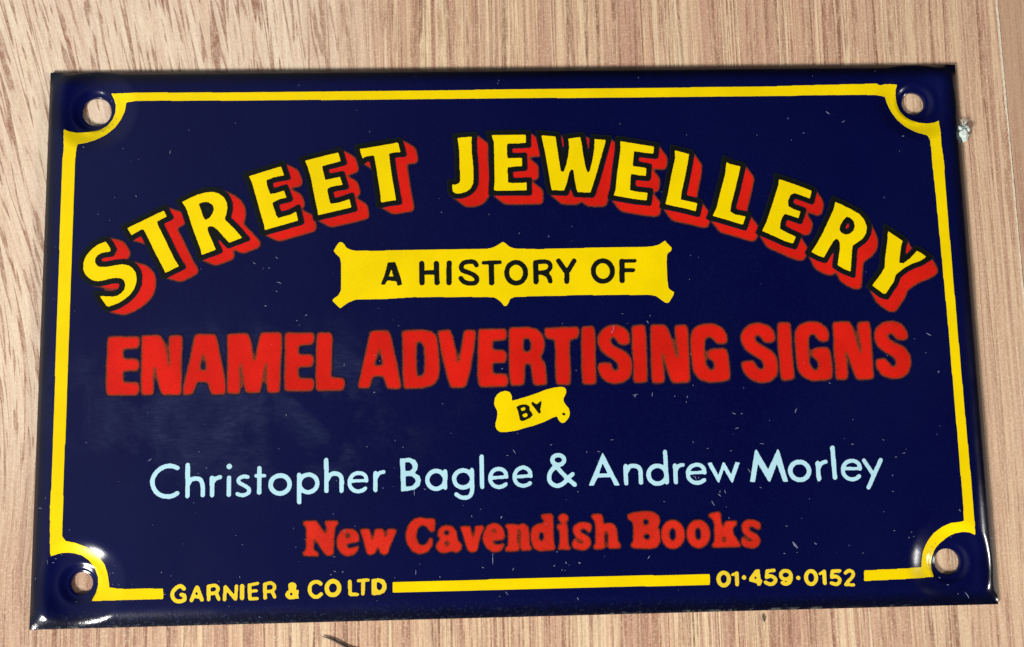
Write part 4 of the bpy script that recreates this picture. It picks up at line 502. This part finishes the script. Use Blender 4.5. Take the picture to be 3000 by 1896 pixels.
def layer(name, F, f, mat, parent, off, lv=0.5, inner=None, label=None, fill=None, tol=0.012):
    pts = []; edges = []; edgev = []
    def addloops(loops, val, tl):
        for L in loops:
            Q = simplify(L, tl, 3.0)
            if len(Q) < 3: continue
            b0 = len(pts); pts.extend([tuple(q) for q in Q]); edges.extend([(b0+i, b0+(i+1) % len(Q)) for i in range(len(Q))]); edgev.extend([val]*len(Q))
    outer = contour(F, f, lv); addloops(outer, 0.0, tol)
    ncon = len(pts); outer_edges = list(edges)
    if inner: addloops(contour(F, f, inner), 1.0, tol*1.6)
    if inner:
        mid = lv+(inner-lv)*0.5; addloops(contour(F, f, mid), 0.5, tol*1.6)
    if fill:
        st = max(1, int(fill/G)); sub = f[::st, ::st] > min(0.9, lv+0.35)
        for j, i in zip(*np.nonzero(sub)): pts.append((F.x[i*st], F.y[j*st])); edgev.append(1.0)
    if len(pts) < 3: return None
    vo, eo, fo, ov, oe, of = delaunay_2d_cdt([Vector(p) for p in pts], edges, [], 0, 1e-5)
    V = np.array([(v.x, v.y) for v in vo]); T = np.array([tuple(q) for q in fo])
    def samp(x, y):
        i = np.clip((x-F.x[0])/G, 0, f.shape[1]-1.01); j = np.clip((y-F.y[0])/G, 0, f.shape[0]-1.01); i0 = i.astype(int); j0 = j.astype(int); u = i-i0; w = j-j0
        return f[j0, i0]*(1-u)*(1-w)+f[j0, i0+1]*u*(1-w)+f[j0+1, i0]*(1-u)*w+f[j0+1, i0+1]*u*w
    c = V[T].mean(1); mids = [(V[T[:, a]]+V[T[:, b]])/2 for a, b in ((0, 1), (1, 2), (2, 0))]
    keep = samp(c[:, 0], c[:, 1]) > lv
    T = T[keep]
    used = np.unique(T); rm = -np.ones(len(V), int); rm[used] = np.arange(len(used))
    ev = np.array([edgev[o[0]] if o else 1.0 for o in ov]); V = V[used]; ev = ev[used]; T = rm[T]
    Z = S(V[:, 0], V[:, 1])+off; Nn = SN(V[:, 0], V[:, 1])
    ec = {(int(q[i]), int(q[(i+1) % 3])) for q in T for i in range(3)}
    bd = [(a, b) for a, b in ec if (b, a) not in ec]
    top = np.column_stack([V, Z]); VV = [top]; NN = [Nn]; EE = [ev]; FF = [tuple(int(z) for z in q) for q in T]; c0 = len(V)
    for a, b in bd:
        pa, pb = top[a], top[b]; d = np.array([pb[1]-pa[1], -(pb[0]-pa[0]), 0.0]); d /= (np.linalg.norm(d)+1e-9)
        VV.append(np.array([pa, pb, (pb[0], pb[1], pb[2]-off-0.02), (pa[0], pa[1], pa[2]-off-0.02)])); nn = d+np.array([0, 0, 0.8]); NN.append(np.tile(nn/np.linalg.norm(nn), (4, 1)))
        EE.append(np.array([ev[a], ev[b], ev[b], ev[a]])); FF.append((c0+1, c0, c0+3, c0+2)); c0 += 4
    me = mesh(name, np.concatenate(VV), FF, True, np.concatenate(NN))
    at = me.attributes.new('edge', 'FLOAT', 'POINT'); at.data.foreach_set('value', np.concatenate(EE).astype(np.float32))
    return link(name, me, mat, parent, label)
def rough_edge(F, f, amt, sc=3.2):
    # hand-cut screen edges: jitter the field a little
    n = rng.rand(*f.shape); n = blur(n, 0.09); n = (n-n.mean())/(n.std()+1e-9)
    return f+amt*n*np.clip(4*f*(1-f), 0, 1)

STYLE = {
 'ENAMEL': (RED, 0.21, 0.12, 0.86, 'red letter %s with a soft blurred edge'),
 'NEWC': (REDS, 0.18, 0.17, 0.84, 'small red slab serif letter %s with a blurred edge'),
}
def soft_letters(key, parent):
    mat, sig, lv, inn, lab = STYLE[key]
    for i, (ch, ops) in enumerate(DATA[key]):
        F = raster(ops, 0.7); f = rough_edge(F, blur(F.m, sig), 0.02)
        layer('letter', F, f, mat, parent, 0.030+0.0022*(i % 2), lv, inn, lab % ch, tol=0.014)
def crisp(key, mat, parent, off, lab, sig=0.055, amt=0.05):
    for i, (ch, ops) in enumerate(DATA[key]):
        F = raster(ops, 0.3); f = rough_edge(F, blur(F.m, sig), amt)
        nm = 'dot' if ch == 'dot' else ('ink_spot' if ch == 'spot' else ('digit' if ch.isdigit() else ('ampersand' if ch == '&' else 'letter')))
        lb = lab % (('dot' if ch in ('dot', 'spot') else nm+' '+ch) if nm != 'ampersand' else 'ampersand')
        layer(nm, F, f, mat, parent, off+0.002*(i % 2), 0.5, None, lb, tol=0.010)

def shape(name, key, mat, off, label, sig=0.06, fill=None, amt=0.05):
    F = raster(DATA[key], 0.4); f = rough_edge(F, blur(F.m, sig), amt)
    return layer(name, F, f, mat, sign, off, 0.5, None, label, fill=fill, tol=0.010)
shape('border', 'BORDER', YEL, 0.035, 'thin yellow border line curving inwards round each screw hole', fill=0.44, amt=0.035)
shape('border_bar', 'RULE', YEL, 0.035, 'long yellow bar of the border between the two lower texts', amt=0.03)
banner = shape('banner', 'BANNER', YEL, 0.035, 'yellow banner plaque with pointed corners', amt=0.035)
crisp('HISTORY', BLK2, banner, 0.060, 'black %s printed on the yellow banner', amt=0.09)
ribbon = shape('ribbon', 'RIBBON', YEL, 0.035, 'small tilted yellow ribbon scroll', amt=0.03)
crisp('BY', BLK2, ribbon, 0.060, 'black %s printed on the small ribbon', amt=0.05)
WSC = 0.93
crisp('NAMES', SKY, sign, 0.032, 'pale blue %s of the authors line', amt=0.08)
WSC = 1.0
crisp('GARN', YEL2, sign, 0.032, 'small yellow %s at the lower left', amt=0.05)
crisp('PHONE', YEL2, sign, 0.032, 'small yellow %s of the telephone number', amt=0.05)
soft_letters('ENAMEL', sign)
soft_letters('NEWC', sign)
for i, (ch, ops, vec) in enumerate(DATA['TITLE']):
    F = raster(ops, 4.4)
    face = rough_edge(F, blur(F.m, 0.055), 0.06)
    L = layer('letter', F, face, YEL, sign, 0.105, 0.5, None, 'yellow arched letter %s with black outline and red drop shade' % ch, tol=0.010)
    om = dilate(F.m, 0.63) | miters(F, ops, 0.63)
    of = rough_edge(F, blur(om, 0.15), 0.03)
    layer('outline', F, of, BLK, L, 0.075+0.0012*i, 0.20, 0.72, tol=0.014)
    dm = dilate(F.m, 0.60)
    sf = rough_edge(F, blur(sweep(dm, vec), 0.19), 0.02)
    layer('drop_shade', F, sf, RED, L, 0.030+0.0018*i, 0.13, 0.84, tol=0.016)

# ------------------------------------------------------------------ dust, lint, bristle
def flakes(name, items, mat, zfun):
    V, F = [], []
    for x, y, L, a, w in items:
        a = math.radians(a); n = max(2, int(L/0.25)); z = zfun(x, y); c0 = len(V); bend = random.uniform(-0.12, 0.12)*L
        for i in range(n+1):
            t = i/n-0.5; ww = w*(0.35+0.65*math.sin(math.pi*min(1, max(0.0, (t+0.5)))))
            px = x+math.cos(a)*t*L-math.sin(a)*bend*(1-4*t*t); py = y+math.sin(a)*t*L+math.cos(a)*bend*(1-4*t*t)
            zz = z+0.02*math.sin(3*t)
            V += [(px-math.sin(a)*ww, py+math.cos(a)*ww, zz), (px, py, zz+w*0.9), (px+math.sin(a)*ww, py-math.cos(a)*ww, zz)]
        for i in range(n):
            b0 = c0+i*3; F += [(b0, b0+3, b0+4, b0+1), (b0+1, b0+4, b0+5, b0+2)]
    o = link(name, mesh(name, V, F, smooth=False), mat)
    return o
items = [(x, y, max(0.15, L*0.85), a, 0.045) for x, y, L, a in DUST]
for _ in range(90):
    x, y = random.uniform(-61, 61), random.uniform(-36, 36)
    if abs(abs(x)-HX) < 2.2 and abs(abs(y)-HY) < 2.2: continue
    items.append((x, y, random.uniform(0.08, 0.22), random.uniform(0, 180), random.uniform(0.018, 0.038)))
d = flakes('dust', items, DUSTM, lambda x, y: float(S(x, y))+0.045)
d['kind'] = 'stuff'; d['label'] = 'pale dust specks, tiny fibres and a few modelled glints scattered over the dark blue sign'; d['category'] = 'dust'
# broken lines of white flecks on the board, lower left, and small dark specks
fl = []
for x0, top in ((-63.8, -37.9), (-51.3, -38.2), (-48.3, -38.3), (-45.3, -38.3), (-41.0, -38.4), (-32.0, -38.6)):
    y = top
    while y > top-5:
        if random.random() < 0.72: fl.append((x0+random.uniform(-.06, .06)+0.02*(y-top), y, random.uniform(0.12, 0.45), 90+random.uniform(-15, 15), 0.045))
        y -= random.uniform(0.28, 0.6)
for _ in range(40): fl.append((random.uniform(-69, -25), random.uniform(-43, -38.6), random.uniform(0.05, 0.2), random.uniform(60, 120), 0.022))
f2 = flakes('white_flecks', fl, plain('fleck_white', (0.85, 0.80, 0.70), 0.5), lambda x, y: 0.004)
f2['kind'] = 'stuff'; f2['label'] = 'tiny white flecks on the boards below the lower left corner'; f2['category'] = 'flecks'

def tube(name, P, R, mat, seg=8):
    P = [Vector(p) for p in P]; V, F = [], []
    for i, p in enumerate(P):
        tg = (P[min(i+1, len(P)-1)]-P[max(i-1, 0)]).normalized(); sd = tg.cross(Vector((0, 0, 1))).normalized(); up = sd.cross(tg)
        for k in range(seg):
            a = 2*math.pi*k/seg; V.append(tuple(p+(sd*math.cos(a)+up*math.sin(a))*R[i]))
    for i in range(len(P)-1):
        for k in range(seg): a = i*seg+k; b2 = i*seg+(k+1) % seg; F.append((a, b2, b2+seg, a+seg))
    F.append(tuple(range(seg))[::-1]); F.append(tuple(range((len(P)-1)*seg, len(P)*seg)))
    return mesh(name, V, F)
bp = [(-25.92+0.62*t, -39.28-0.26*t+0.10*math.sin(t*0.9), 0.16) for t in np.arange(0, 9.5, 0.5)]
br = link('bristle', tube('bristle', bp, [0.05+0.10*min(1, i/5) for i in range(len(bp))], HAIR), None); br.data.materials.append(HAIR)
br['label'] = 'dark brown bristle lying on the boards below the sign'; br['category'] = 'bristle'
sp_ = [(31.93, -37.95, 0.12), (31.97, -38.25, 0.17), (32.06, -38.60, 0.17), (32.16, -38.95, 0.09)]
so = link('splinter', tube('splinter', sp_, [0.03, 0.10, 0.13, 0.04], HAIR), None); so.data.materials.append(HAIR)
so['label'] = 'tiny dark splinter touching the lower edge of the sign'; so['category'] = 'splinter'
def lint():
    root = bpy.data.objects.new('lint_tuft', None); scene.collection.objects.link(root); root.location = (0.0638, 0.0274, 0); root.scale = (0.74, 0.86, 0.8)
    root['label'] = 'small pale grey lump of lint against the right edge of the sign'; root['category'] = 'lint'
    import bmesh
    bm = bmesh.new()
    for cx, cy, cz, r in ((0, -.15, .6, .85), (.55, .5, .7, .62), (-.35, .75, .6, .5), (.35, -.95, .45, .55), (-.55, -.3, .5, .5), (.75, -.35, .5, .45), (.25, 1.15, .5, .35)):
        g = bmesh.ops.create_icosphere(bm, subdivisions=3, radius=r*MM, matrix=Matrix.Translation((cx*MM, cy*MM, cz*MM)))
        for v in g['verts']:
            c = Vector((cx, cy, cz))*MM; n = (v.co-c); q = v.co*1000
            v.co = c+n*(1+0.45*noise.noise(q*2.1)+0.22*noise.noise(q*6.0)); v.co.z = max(v.co.z, 0.00002)
    me = bpy.data.meshes.new('tuft'); bm.to_mesh(me); bm.free()
    for p in me.polygons: p.use_smooth = True
    link('tuft', me, LINT, root)
    for P in ([(0.2, 1.0, .6), (0.5, 1.6, .8), (0.8, 2.2, .6), (0.75, 2.7, .5)], [(0.1, 1.1, .6), (0.1, 1.7, .7), (-.35, 2.3, .6)], [(0.5, 1.5, .7), (1.1, 2.0, .6), (1.15, 2.6, .3)], [(-.5, .8, .6), (-.55, 1.25, .6), (-.3, 1.6, .4)]):
        me2 = tube('fibre', P, [0.11, 0.085, 0.06, 0.03][:len(P)], LINT, 6); link('fibre', me2, LINT, root)
lint()
